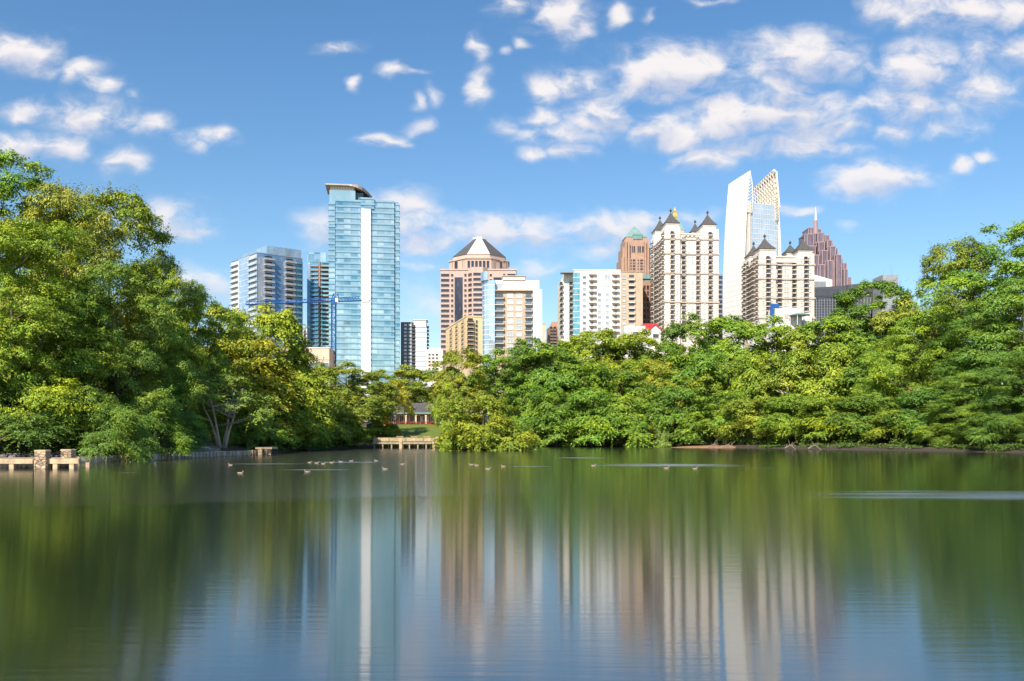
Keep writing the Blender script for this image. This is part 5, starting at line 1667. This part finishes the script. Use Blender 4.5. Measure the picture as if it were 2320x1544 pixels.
def rocks(name, label, n, region, size, mat, seed):
    g = random.Random(seed)
    m = MB()
    for _ in range(n):
        x, y, s = region(g)
        z = gz(x, y)
        r = size * g.uniform(0.4, 1.2) * s
        a0 = g.uniform(0, 6)
        k = 6
        lo = [(x + r * g.uniform(.8, 1.1) * math.cos(a0 + 6.28 * i / k), y + r * g.uniform(.8, 1.1) * math.sin(a0 + 6.28 * i / k), z - 0.1) for i in range(k)]
        h = r * g.uniform(0.5, 1.0)
        hi = [(x + (px - x) * 0.85 + g.uniform(-.1, .1) * r, y + (py - y) * 0.85, z + h * g.uniform(.5, .8)) for px, py, _ in lo]
        tp = [(x + (px - x) * 0.4, y + (py - y) * 0.4, z + h) for px, py, _ in lo]
        m.loft([lo, hi, tp])
    o = m.build(name, mat)
    return tag(o, label, 'rubble', kind='stuff')


def waterside():
    # stone-piered dock at the left
    D = 76.0
    k = D / F
    dk = thing('stone_dock', 'weathered stone and timber dock with two stone pillars at the left edge', 'dock', (PX(90, D), D, 0))
    x0 = PX(90, D)

    def lx(u):
        return PX(u, D) - x0
    xl, xr = lx(-60), lx(180)
    zt, zb = PZ(1040, D), PZ(1051, D)
    xb = PX(172, D + 5.5) - x0        # the far side of the deck is shorter than the front
    m = MB()
    n = 44
    for i in range(n):
        xa, xc = xl + (xr - xl) * i / n + 0.006, xl + (xr - xl) * (i + 1) / n - 0.006
        ya, yc = [5.5 if x < xb else 5.5 * (xr - x) / (xr - xb) for x in (xa, xc)]
        m.loft([[(xa, 0, z), (xc, 0, z), (xc, max(yc, 0.05), z), (xa, max(ya, 0.05), z)] for z in (zb + 0.02, zt)], 0)
    m.build('deck', MAT['timber'], dk)
    m = MB(); m.box(xl, lx(76), -0.16, -0.003, zb, zt - 0.02, 0); m.build('beam', MAT['warm_stone'], dk)
    m = MB(); m.box(lx(101.5), xr, -0.16, -0.003, zb, zt + 0.02, 0); m.build('beam', MAT['warm_stone'], dk)
    ms = [MAT['warm_stone']]
    for u in (27, 126, 163):
        m = MB(); m.box(lx(u) - 0.19, lx(u) + 0.19, -0.10, 0.35, -1.2, zb - 0.004, 0); m.build('post', ms, dk)
    for u in (55, 110, 150):
        m = MB(); m.box(lx(u) - 0.16, lx(u) + 0.16, 3.8, 4.2, -1.2, zb - 0.004, 0); m.build('post', ms, dk)
    stone = stone_mat()
    for (u, yy, uw, vt, foot) in ((90, -0.55, 27, 1020, -1.2), (149, 3.6, 27, 1018.5, zt)):
        w = uw * k / 2 * 0.96
        y1 = yy + 2 * w
        cx = PX(u, D + yy) - x0
        zt2 = PZ(vt, D + yy)
        m = MB()
        sq = lambda r, z: [(cx - r, yy + w - r, z), (cx + r, yy + w - r, z), (cx + r, yy + w + r, z), (cx - r, yy + w + r, z)]
        m.loft([sq(w, foot), sq(w, zt - 0.1), sq(w * 0.93, zt2 - 0.14)], 0)
        pl = m.build('pillar', stone, dk)
        m = MB(); m.loft([sq(w * 0.99, zt2 - 0.14), sq(w * 1.0, zt2 - 0.03), sq(w * 0.9, zt2)], 0)
        m.build('cap', MAT['warm_stone'], pl)
    # seawall
    g = random.Random(3)
    pts = [(u, DW(v) - 0.35) for u, v in [(170, 1049), (235, 1047.5), (300, 1044.5), (360, 1041), (420, 1037.5), (500, 1033.5), (560, 1030.8), (612, 1028.6)]]
    P = [Vector((PX(u, d), d, 0)) for u, d in pts]
    sw = thing('seawall', 'low concrete seawall with close-set posts curving along the left bank', 'retaining wall', P[0])
    m = MB()
    for i in range(len(P) - 1):
        a, b_ = P[i] - P[0], P[i + 1] - P[0]
        nrm = Vector((-(b_ - a).y, (b_ - a).x, 0)).normalized()
        h0, h1 = 0.62 + 0.05 * (i % 2), 0.62 + 0.05 * ((i + 1) % 2)
        q = nrm * 0.55
        m.loft([[a + Vector((0, 0, -1)), b_ + Vector((0, 0, -1)), b_ + q + Vector((0, 0, -1)), a + q + Vector((0, 0, -1))],
                [a + Vector((0, 0, h0)), b_ + Vector((0, 0, h1)), b_ + q + Vector((0, 0, h1)), a + q + Vector((0, 0, h0))]], 0)
    m.build('wall', wall_mat('pale seawall', (0.58, 0.50, 0.42), var=0.2, scale=1.2, bump=0.3), sw)
    pm = MB(); pm.tube([(0, 0, -1), (0, 0, 0.5), (0, 0, 0.66)], [0.13, 0.12, 0.10], 6)
    me = pm.mesh('post', [MAT['timber']])
    tot = 0
    for i in range(len(P) - 1):
        a, b_ = P[i] - P[0], P[i + 1] - P[0]
        L = (b_ - a).length
        n = max(3, int(L / 1.05))
        nrm = Vector((-(b_ - a).y, (b_ - a).x, 0)).normalized()
        for j in range(n):
            q = a.lerp(b_, (j + g.uniform(0.2, 0.8)) / n) - nrm * 0.12
            link('post', me, sw, q + Vector((0, 0, g.uniform(-0.1, 0.06))))
    # timber landing by the seawall's far end
    D2 = DW(1030.5)
    x2 = PX(597, D2)
    pf = thing('landing', 'small timber landing on stout posts at the far seawall end', 'dock', (x2, D2, 0))
    k2 = D2 / F
    m = MB()
    w = 19 * k2
    for i in range(8):
        xa = -w + 2 * w * i / 8
        m.box(xa + 0.008, xa + 2 * w / 8 - 0.008, 0, 3.4, PZ(1018, D2), PZ(1014, D2), 0)
    m.build('deck', MAT['timber'], pf)
    for (xx, yy, r) in ((-0.55, 0.35, 0.30), (0.35, 2.4, 0.2), (0.75, 0.9, 0.16), (-0.9, 2.6, 0.2)):
        m = MB(); m.box(xx - r, xx + r, yy - r, yy + r, -1, PZ(1018, D2) - 0.005, 0); m.build('post', MAT['timber'], pf)
    # rubble
    def reg(gg):
        u = gg.choice([gg.uniform(-30, 160), gg.uniform(180, 215), gg.uniform(305, 415), gg.uniform(380, 415)])
        i = min(len(SHORE) - 2, max(0, sum(1 for s in SHORE if U0 + F * s[0] / s[1] < u) - 1))
        a, b_ = SHORE[i], SHORE[i + 1]
        ua, ub = U0 + F * a[0] / a[1], U0 + F * b_[0] / b_[1]
        t = (u - ua) / (ub - ua)
        x, y = a[0] + (b_[0] - a[0]) * t, a[1] + (b_[1] - a[1]) * t
        o_ = gg.uniform(1.0, 4.0)
        return x - o_ * 0.25, y + o_, 1.0
    rocks('rubble', 'grey stone rubble strewn on the bank behind dock and seawall', 420, reg, 0.42, wall_mat('grey rubble', (0.20, 0.175, 0.17), var=0.3, scale=2, bump=0.4, streak=False), 12)

    # long dock in the centre
    D3 = 220.5
    x3 = PX(845, D3)
    k3 = D3 / F
    ld = thing('long_dock', 'long pale dock on evenly spaced posts below the house lawn', 'dock', (x3, D3, 0))
    L = 155 * k3
    zt, zb = PZ(1003, D3), PZ(1006, D3)
    m = MB(); m.box(0, L, 0, 3.0, zb, zt, 0); m.box(-0.1, L + 0.4, -0.15, -0.003, zb - 0.06, zt + 0.06, 0); m.build('deck', MAT['concrete'], ld)
    pm = MB(); pm.box(-0.16, 0.16, 0.0, 0.34, -1.5, zb - 0.004, 0)
    me = pm.mesh('post', [MAT['concrete']])
    for u in (848, 867, 887, 912, 927.5, 946.5, 965.5, 981, 998):
        link('post', me, ld, ((u - 845) * k3, 0, 0))
    pm = MB(); pm.box(-0.12, 0.12, 2.2, 2.45, -1.5, zb - 0.004, 0)
    me = pm.mesh('post', [MAT['concrete']])
    for u in (857, 877, 900, 920, 937, 957, 974, 990):
        link('post', me, ld, ((u - 845) * k3, 0, 0))
    m = MB(); m.box((905 - 845) * k3, (911.5 - 845) * k3, -0.4, 0.35, -1.5, PZ(997, D3), 0); m.box((904.4 - 845) * k3, (912 - 845) * k3, -0.45, 0.4, PZ(997, D3), PZ(996, D3), 0); m.build('pillar', MAT['warm_stone'], ld)
    m = MB(); m.box((980 - 845) * k3, (986 - 845) * k3, -0.35, 0.35, -1.5, PZ(994, D3), 0); m.build('pillar', MAT['warm_stone'], ld)
    m = MB()
    for s in (0, 0.5):
        m.tube([((984 - 845) * k3, s, PZ(996, D3)), ((990 - 845) * k3, s, PZ(991, D3)), ((994 - 845) * k3, s, PZ(989, D3))], 0.06, 5)
    m.build('handrail', MAT['white_trim'], ld)
    # low retaining wall with benches above the dock
    D4 = D3 + 9.5
    x4 = PX(845, D4)
    k4 = D4 / F
    rw = thing('terrace_wall', 'low cream terrace wall behind the long dock', 'wall', (x4, D4, 0))
    m = MB(); m.box(0, 153 * k4, 0, 0.5, 0.5, PZ(992.2, D4), 0); m.build('wall', MAT['warm_stone'], rw)
    m = MB(); m.box(-0.05, 153 * k4 + 0.05, -0.08, 0.6, PZ(992.2, D4), PZ(991.5, D4), 0); m.build('coping', MAT['concrete'], rw)
    for u in (882, 920, 958):
        m = MB(); m.box((u - 845) * k4 - 0.12, (u - 845) * k4 + 0.12, -0.15, -0.003, 0.5, PZ(992.4, D4) - 0.1, 0); m.build('pier', MAT['concrete'], rw)
    zt = gz(x4 + 8, D4 + 2.2)
    for i, (u, lab) in enumerate([(906, 'dark park bench on the terrace right of the turning maple trunk'), (938, 'dark park bench in the middle of the terrace above the long dock'), (967, 'dark park bench at the right end of the terrace near the handrail')]):
        xx = PX(u, D4 + 1.6)
        bn = thing('park_bench', lab, 'bench', (xx, D4 + 1.2, 2.06), 0, 'benches on the terrace')
        m = MB()
        for j in range(4):
            m.box(-0.85, 0.85, 0.02 + 0.13 * j, 0.12 + 0.13 * j, 0.42, 0.46, 0)
        m.build('seat', MAT['timber'], bn)
        m = MB()
        for j in range(3):
            m.box(-0.85, 0.85, 0.58, 0.62, 0.55 + 0.14 * j, 0.66 + 0.14 * j, 0)
        m.build('backrest', MAT['timber'], bn)
        for s in (-0.7, 0.7):
            m = MB(); m.box(s - 0.04, s + 0.04, 0.05, 0.6, 0, 0.42, 0); m.box(s - 0.04, s + 0.04, 0.625, 0.68, 0, 0.95, 0); m.build('leg', MAT['iron'], bn)
    # boulder
    g = np.random.default_rng(2)
    m = MB()
    rings = []
    for i in range(7):
        t = i / 6
        r = math.sqrt(max(0.02, 1 - t ** 2.2))
        rings.append([(r * 3.4 * math.cos(6.283 * j / 14) * (1 + 0.10 * g.normal()), r * 2.6 * math.sin(6.283 * j / 14) * (1 + 0.08 * g.normal()), 3.9 * t * (1 + 0.05 * g.normal()) - 0.3) for j in range(14)])
    m.loft(rings)
    xb, yb = PX(851, 247), 247
    tag(m.build('boulder', wall_mat('dark boulder', (0.085, 0.075, 0.085), var=0.3, scale=0.8, bump=0.5, streak=False), None, (xb, yb, gz(xb, yb))), 'large dark grey boulder beside the left end of the long dock', 'boulder')

    # house
    D5 = 268
    hs = thing('lake_house', 'low house with a grey hipped roof and a columned white porch above the lawn', 'house', (PX(872, D5), D5, PZ(961, D5)))
    k5 = D5 / F
    W = 118 * k5
    he, hr = (961 - 936.5) * k5, (961 - 912) * k5
    m = MB(); m.box(0, W, 3, 11, -2.5, he, 0); m.build('wall', MAT['red_brick'], hs)
    m = MB()
    m.loft([[(-0.6, -0.6, he), (W + 0.6, -0.6, he), (W + 0.6, 11.6, he), (-0.6, 11.6, he)], [(-0.6, -0.6, he + 0.25), (W + 0.6, -0.6, he + 0.25), (W + 0.6, 11.6, he + 0.25), (-0.6, 11.6, he + 0.25)],
            [(4, 4.8, hr), (W - 2, 4.8, hr), (W - 2, 6.5, hr), (4, 6.5, hr)]], 0)
    m.build('roof', MAT['slate'], hs)
    m = MB(); m.box(-0.5, W + 0.5, -0.7, -0.62, he - 0.25, he + 0.2, 0); m.build('fascia', MAT['verdigris'], hs)
    m = MB(); m.box(-0.3, W + 0.3, -0.5, 3, -2.5, 0, 0); m.build('porch_floor', MAT['tan'], hs)
    for i in range(6):
        m = MB(); xx = 0.3 + (W - 0.6) * i / 5
        m.box(xx - 0.22, xx + 0.22, -0.35, 0.1, 0, he - 0.56, 0); m.box(xx - 0.3, xx + 0.3, -0.42, 0.17, he - 0.9, he - 0.6, 0); m.box(xx - 0.3, xx + 0.3, -0.42, 0.17, 0.004, 0.3, 0); m.build('column', MAT['beige'], hs)
    wn = window(1.1, 1.9, 0.14, True)
    repeat(hs, 'window', wn, [MAT['white_trim'], MAT['pane_dark']], [(W * t, 3, he * 0.5) for t in (0.1, 0.3, 0.5, 0.62, 0.9)])
    m = MB(); m.box(W * 0.74 - 1.3, W * 0.74 + 1.3, 2.9, 3, 0.004, 2.3, 0); m.box(W * 0.74 - 0.55, W * 0.74 + 0.55, 2.84, 2.9, 0.1, 2.1, 1); m.build('door', [MAT['white_trim'], MAT['pane']], hs)
    g = np.random.default_rng(31)
    n = 800
    pts = np.column_stack([PX(870, D5) + W * g.random(n), D5 - 1.0 - 0.9 * g.random(n), PZ(962.5, D5) + 0.9 * g.random(n) ** 1.5])
    tag(leaf_stuff('flower_bed', pts, 0.4, (0.36, 0.07, 0.06), 9), 'pink and red flowers along the porch foot of the lake house', 'flowers', kind='stuff')

    # island and red soil bank
    def mound_sheet(name, cx, cy, rx, ry, h, seed, mat):
        m_ = MB()
        gg = np.random.default_rng(seed)
        k_ = 28
        rr = [1.0, 0.85, 0.6, 0.3]
        zz = [-0.5, 0.12, h * 0.7, h]
        wob = 1 + 0.14 * np.sin(np.arange(k_) * 1.3 + seed) + 0.08 * gg.normal(size=k_)
        m_.loft([[(cx + rx * r_ * wob[j] * math.cos(6.2832 * j / k_), cy + ry * r_ * wob[j] * math.sin(6.2832 * j / k_), z_ + 0.06 * gg.normal()) for j in range(k_)] for r_, z_ in zip(rr, zz)])
        return tag(m_.build(name, mat, None, (0, 0, 0), True), kind='structure')
    mound_sheet('island', PX(1090, 184), 184, 8.0, 3.4, 0.7, 3, MAT['soil'])
    mound_sheet('shore_bank', PX(1640, 232), 233.5, 13.5, 5.0, 0.6, 5, MAT['soil'])
    # fallen branches on the banks
    MAT['driftwood'] = bark_mat('grey driftwood', (0.27, 0.21, 0.16))
    g = random.Random(17)
    for (u, D_, lab, n) in [(1618, 228.5, 'bleached fallen branch on the red soil bank', 5), (1650, 227.5, 'forked driftwood branch touching the water at the red soil bank', 4), (1790, 204.5, 'grey fallen branch at the waterline right of the red soil bank', 5),
                            (1845, 197, 'pale twisted branch leaning into the water below the lime trees', 4), (1250, 258, 'thin fallen branch by the water right of the island', 3), (690, 181, 'dead branch reaching into the water right of the timber landing', 4)]:
        m = MB()
        L = g.uniform(2.2, 3.6)
        p0 = Vector((-L / 2, 0, 0.25)); p1 = Vector((0, -0.3, 0.65 + g.uniform(0, .4))); p2 = Vector((L / 2, -1.2, -0.2))
        m.tube([p0, p1, p2], [0.15, 0.11, 0.05], 6)
        for i in range(n):
            s = p0.lerp(p1, g.random()) if i % 2 else p1.lerp(p2, g.random() * 0.6)
            e = s + Vector((g.uniform(-.9, 1.1), g.uniform(-.8, .3), g.uniform(.2, 1.5)))
            m.tube([s, s.lerp(e, 0.5) + Vector((0, 0, 0.12)), e], [0.06, 0.045, 0.015], 5)
        x = PX(u, D_)
        tag(m.build('fallen_branch', MAT['driftwood'], None, (x, D_, max(0.0, gz(x, D_)))), lab, 'branch', 'fallen branches on the banks')


def stone_mat():
    m, nt, out = new_mat('rubble masonry')
    p = N(nt, 'ShaderNodeBsdfPrincipled')
    tc = N(nt, 'ShaderNodeTexCoord')
    nz = N(nt, 'ShaderNodeTexNoise')
    nz.inputs['Scale'].default_value = 3.0
    nt.links.new(tc.outputs['Object'], nz.inputs['Vector'])
    pv = VM(nt, 'ADD', VM(nt, 'MULTIPLY', tc.outputs['Object'], (2.6, 2.6, 4.2)), VM(nt, 'MULTIPLY', nz.outputs[1], (0.35, 0.35, 0.35)))
    vo = N(nt, 'ShaderNodeTexVoronoi')
    vo.inputs['Scale'].default_value = 1.0
    ve = N(nt, 'ShaderNodeTexVoronoi', feature='DISTANCE_TO_EDGE')
    ve.inputs['Scale'].default_value = 1.0
    nt.links.new(pv, vo.inputs['Vector'])
    nt.links.new(pv, ve.inputs['Vector'])
    sp = N(nt, 'ShaderNodeSeparateColor')
    nt.links.new(vo.outputs['Color'], sp.inputs[0])
    c = MIX(nt, sp.outputs[0], C(0.30, 0.21, 0.13), C(0.66, 0.50, 0.32))
    e = SMOOTH(nt, ve.outputs['Distance'], 0.02, 0.09)
    nt.links.new(MIX(nt, e, C(0.11, 0.09, 0.075), c), p.inputs['Base Color'])
    b = N(nt, 'ShaderNodeBump')
    b.inputs['Strength'].default_value = 0.8
    b.inputs['Distance'].default_value = 0.06
    nt.links.new(e, b.inputs['Height'])
    nt.links.new(b.outputs[0], p.inputs['Normal'])
    p.inputs['Roughness'].default_value = 0.9
    nt.links.new(p.outputs[0], out.inputs[0])
    return m


def ducks():
    m, nt, out = new_mat('duck plumage')
    p = N(nt, 'ShaderNodeBsdfPrincipled')
    tc = N(nt, 'ShaderNodeTexCoord')
    nz = N(nt, 'ShaderNodeTexNoise')
    nz.inputs['Scale'].default_value = 14
    nt.links.new(tc.outputs['Object'], nz.inputs['Vector'])
    nt.links.new(MIX(nt, nz.outputs[0], C(0.17, 0.125, 0.085), C(0.40, 0.32, 0.24)), p.inputs['Base Color'])
    p.inputs['Roughness'].default_value = 0.8
    nt.links.new(p.outputs[0], out.inputs[0])
    spine = [(-.36, .17, .015, .02), (-.30, .12, .05, .07), (-.18, .08, .10, .13), (0, .06, .125, .16), (.14, .07, .105, .13), (.21, .13, .06, .07), (.23, .22, .042, .045), (.245, .29, .052, .052), (.285, .315, .052, .05), (.325, .305, .03, .03), (.35, .295, .014, .028), (.40, .285, .006, .02)]
    b = MB()
    loops = []
    for i, (x, z, rz_, ry_) in enumerate(spine):
        a = spine[max(0, i - 1)]
        c = spine[min(len(spine) - 1, i + 1)]
        t = Vector((c[0] - a[0], 0, c[1] - a[1])).normalized()
        up = Vector((-t.z, 0, t.x))
        loops.append([(x + up.x * rz_ * math.cos(6.283 * j / 10), ry_ * math.sin(6.283 * j / 10), z + up.z * rz_ * math.cos(6.283 * j / 10)) for j in range(10)])
    b.loft(loops)
    me = b.mesh('duck', [m], True)
    g = random.Random(8)
    A, B_, C_, D_, E_ = ('pale brown duck in the line swimming left of the long dock reflection', 'pale brown duck in the loose pair just right of the island', 'pale duck swimming alone close to the timber landing', 'pale duck near the wind-ruffled streak in front of the red soil bank', 'pale duck trailing behind the swimming line, nearer the camera')
    for (u, v, lab) in [(545, 1073, C_), (522, 1055, A), (702, 1049, A), (718, 1050.5, A), (733, 1052, A), (752, 1049, A), (772, 1047.5, A), (796, 1045.5, A), (852, 1045, A), (912, 1053, A), (872, 1064, E_), (696, 1070, E_),
                        (1068, 1054, B_), (1080, 1055.5, B_), (1106, 1064, B_), (1140, 1058, B_), (1345, 1056, D_), (1510, 1062, D_), (1575, 1063, D_)]:
        d = DW(v)
        o = link('duck', me, None, (PX(u, d), d, -0.02), g.choice([0, math.pi]) + g.uniform(-.4, .4))
        o.scale = (0.72, 0.72, 0.6)
        tag(o, lab, 'duck', 'ducks on the lake')


land()
water()
waterside()
ducks()


# ---------------------------------------------------------------- sky, sun, camera
SUN_AZ, SUN_EL = R(203.0), R(42.0)        # azimuth clockwise from +y


def sky():
    w = bpy.data.worlds.new('World')
    scene.world = w
    w.use_nodes = True
    nt = w.node_tree
    nt.nodes.clear()
    out = N(nt, 'ShaderNodeOutputWorld')
    st = N(nt, 'ShaderNodeTexSky')
    st.sky_type = 'NISHITA'
    st.sun_disc = False
    st.sun_elevation = SUN_EL
    st.sun_rotation = SUN_AZ
    st.air_density = 1.15
    st.dust_density = 0.35
    st.ozone_density = 3.2
    bg = N(nt, 'ShaderNodeBackground')
    hs = N(nt, 'ShaderNodeHueSaturation')
    hs.inputs['Saturation'].default_value = 1.2
    nt.links.new(st.outputs[0], hs.inputs['Color'])
    nt.links.new(hs.outputs[0], bg.inputs[0])
    bg.inputs[1].default_value = 0.112
    tc = N(nt, 'ShaderNodeTexCoord')
    sep = N(nt, 'ShaderNodeSeparateXYZ')
    nt.links.new(tc.outputs['Generated'], sep.inputs[0])
    y = M(nt, 'MAXIMUM', M(nt, 'ABSOLUTE', sep.outputs[1]), 0.05)
    cb = N(nt, 'ShaderNodeCombineXYZ')
    nt.links.new(M(nt, 'DIVIDE', sep.outputs[0], y), cb.inputs[0])
    nt.links.new(M(nt, 'DIVIDE', sep.outputs[2], y), cb.inputs[1])
    p = cb.outputs[0]
    n0 = N(nt, 'ShaderNodeTexNoise')
    n0.noise_dimensions = '2D'
    n0.inputs['Scale'].default_value = 22
    n0.inputs['Detail'].default_value = 2
    nt.links.new(VM(nt, 'MULTIPLY', p, (0.8, 1.3, 1)), n0.inputs['Vector'])
    pw = VM(nt, 'ADD', p, VM(nt, 'MULTIPLY', VM(nt, 'SUBTRACT', n0.outputs[1], (.5, .5, .5)), (0.030, 0.022, 0)))
    blobs = [
        (45, 122, 75, 36, 1), (100, 162, 60, 14, .6), (185, 158, 42, 24, .9), (236, 187, 40, 19, .9), (75, 258, 62, 26, .85), (150, 248, 45, 20, .7), (210, 268, 95, 36, 1), (268, 282, 40, 20, .8), (352, 282, 40, 24, .8), (305, 300, 34, 14, .5),
        (55, 330, 80, 30, 1), (135, 334, 50, 28, 1), (278, 365, 44, 30, .8), (420, 312, 30, 18, .65), (490, 308, 40, 20, .9), (450, 332, 34, 14, .55), (295, 218, 22, 12, .45), (345, 495, 105, 38, .9), (405, 525, 70, 22, .75), (300, 480, 60, 24, .6), (450, 645, 85, 34, .9), (500, 665, 40, 25, .7),
        (765, 107, 42, 14, .75), (795, 190, 22, 15, .9), (900, 160, 34, 17, .85), (945, 165, 32, 9, .5), (945, 232, 15, 15, .6), (978, 215, 17, 19, .65), (868, 320, 48, 16, .85), (905, 330, 34, 11, .6), (958, 292, 28, 18, .6),
        (1080, 110, 19, 26, .8), (1080, 196, 28, 33, 1), (1150, 15, 30, 22, .9), (1190, 102, 20, 14, .7), (1148, 118, 18, 11, .5), (1215, 45, 26, 17, .7), (1270, 35, 62, 52, .9), (1325, 60, 30, 20, .8), (1402, 28, 19, 28, .85), (1468, 38, 14, 12, .5),
        (1235, 203, 36, 28, 1), (1310, 193, 58, 28, 1.05), (1530, 165, 115, 50, 1.2), (1470, 190, 62, 42, 1.05), (1600, 158, 55, 36, 1), (1480, 218, 85, 24, .8), (1380, 255, 74, 36, 1), (1330, 275, 52, 24, .8), (1230, 272, 42, 28, .85), (1255, 305, 75, 26, .85), (1150, 290, 26, 20, .5), (1205, 350, 32, 15, .8), (1290, 340, 46, 16, .85),
        (1700, 268, 135, 52, 1.1), (1620, 292, 62, 36, 1), (1800, 252, 115, 46, 1), (1480, 290, 54, 36, .9), (1540, 312, 84, 28, .9), (1860, 290, 115, 28, .8), (1590, 360, 56, 26, 1), (1700, 326, 115, 26, .95), (1850, 332, 92, 22, .85),
        (1810, 128, 115, 50, 1), (1720, 156, 48, 27, .7), (1790, 192, 62, 42, .85), (2090, 155, 90, 52, 1), (1975, 170, 62, 32, .6), (2060, 240, 105, 36, .95), (1960, 245, 62, 30, .65), (2220, 200, 84, 40, .85), (2230, 110, 46, 40, .8), (2300, 100, 52, 52, .8), (2160, 15, 150, 48, .9), (2000, 12, 62, 26, .7), (2290, 35, 64, 54, .8),
        (2160, 292, 62, 25, .65), (2035, 300, 46, 22, .75), (2180, 375, 26, 17, .9), (2228, 352, 25, 12, .85), (1985, 405, 92, 33, 1.1), (1925, 428, 62, 20, .8), (2055, 400, 45, 14, .75), (1920, 446, 40, 12, .5),
        (725, 515, 46, 38, .85), (935, 500, 66, 52, .85), (965, 545, 84, 34, .85), (885, 460, 60, 24, .75), (1100, 525, 125, 34, .95), (1210, 528, 130, 34, 1), (1350, 520, 150, 32, 1), (1450, 508, 80, 26, .9), (1560, 500, 54, 20, .65), (1385, 560, 64, 30, .8), (1225, 612, 74, 22, .6), (960, 690, 66, 46, .55), (960, 605, 60, 18, .45),
        (1810, 480, 44, 11, .6), (1925, 510, 22, 9, .6), (1600, 0, 70, 9, .5)]
    acc = None
    shade = None
    for (bx, by, rx, ry, wt) in blobs:
        rx, ry = rx * 1.42 / F, ry * 1.42 / F
        cx, cy = (bx - U0) / F, (V0 - by) / F
        q = VM(nt, 'MULTIPLY_ADD', pw, (1 / rx, 1 / ry, 0), (-cx / rx, -cy / ry, 0))
        v = M(nt, 'MULTIPLY', M(nt, 'POWER', 0.22, VM(nt, 'DOT_PRODUCT', q, q)), wt * 1.18)
        acc = v if acc is None else M(nt, 'MAXIMUM', acc, v)
        if rx * F > 60:
            q = VM(nt, 'MULTIPLY_ADD', pw, (0.9 / rx, 1.25 / ry, 0), (-0.9 * cx / rx - 0.1, -1.25 * (cy - 0.62 * ry) / ry, 0))
            v = M(nt, 'MULTIPLY_ADD', VM(nt, 'DOT_PRODUCT', q, q), -wt, wt)
            shade = v if shade is None else M(nt, 'MAXIMUM', shade, v)
    n1 = N(nt, 'ShaderNodeTexNoise')
    n1.noise_dimensions = '2D'
    n1.inputs['Scale'].default_value = 30
    n1.inputs['Detail'].default_value = 5
    n1.inputs['Roughness'].default_value = 0.56
    nt.links.new(VM(nt, 'MULTIPLY', pw, (0.8, 1.25, 1)), n1.inputs['Vector'])
    nn = M(nt, 'SUBTRACT', n1.outputs[0], 0.5)
    acc = M(nt, 'MINIMUM', acc, 1.25)
    den = M(nt, 'ADD', M(nt, 'MULTIPLY', acc, M(nt, 'MULTIPLY_ADD', nn, 2.2, 1.0)), M(nt, 'MULTIPLY', nn, 0.45))
    lo = M(nt, 'ADD', shade, M(nt, 'MULTIPLY', M(nt, 'SUBTRACT', n1.outputs[0], 0.5), -1.0))
    # thin the low clouds towards the horizon
    fac = M(nt, 'MULTIPLY', M(nt, 'MULTIPLY', SMOOTH(nt, den, 0.06, 1.25), M(nt, 'MULTIPLY_ADD', SMOOTH(nt, lo, 0.3, 1.3), -0.30, 1.0)), M(nt, 'MULTIPLY_ADD', SMOOTH(nt, sep.outputs[2], 0.05, 0.33), 0.35, 0.60))
    cc = MIX(nt, SMOOTH(nt, lo, 0.15, 1.05), C(1.0, 0.95, 0.94), C(0.70, 0.71, 0.82))
    bg2 = N(nt, 'ShaderNodeBackground')
    nt.links.new(cc, bg2.inputs[0])
    bg2.inputs[1].default_value = 0.72
    mx = N(nt, 'ShaderNodeMixShader')
    nt.links.new(fac, mx.inputs[0])
    nt.links.new(bg.outputs[0], mx.inputs[1])
    nt.links.new(bg2.outputs[0], mx.inputs[2])
    nt.links.new(mx.outputs[0], out.inputs[0])
    w.cycles.sampling_method = 'MANUAL'
    w.cycles.sample_map_resolution = 512


sky()
sd = bpy.data.lights.new('sun', 'SUN')
sd.energy = 5.0
sd.angle = R(0.5)
sd.color = (1.0, 0.90, 0.76)
so = bpy.data.objects.new('sun', sd)
col.objects.link(so)
v = Vector((math.sin(SUN_AZ) * math.cos(SUN_EL), math.cos(SUN_AZ) * math.cos(SUN_EL), math.sin(SUN_EL)))
so.rotation_euler = v.to_track_quat('Z', 'Y').to_euler()
so.location = (0, 0, 60)

cd = bpy.data.cameras.new('camera')
cd.sensor_width = 36.0
cd.lens = F / 2320 * 36.0
cd.shift_y = (V0 - 772.0) / 2320.0
cd.clip_start = 0.1
cd.clip_end = 20000
co = bpy.data.objects.new('camera', cd)
col.objects.link(co)
co.location = (0, 0, HC)
co.rotation_euler = (math.pi / 2, 0, 0)
scene.camera = co

scene.view_settings.view_transform = 'Standard'
scene.view_settings.look = 'None'
scene.view_settings.exposure = 0.45
scene.view_settings.gamma = 1.0
cy = scene.cycles
cy.max_bounces = 5
cy.diffuse_bounces = 2
cy.glossy_bounces = 3
cy.transmission_bounces = 3
cy.transparent_max_bounces = 4
cy.sample_clamp_indirect = 6.0
cy.use_denoising = True
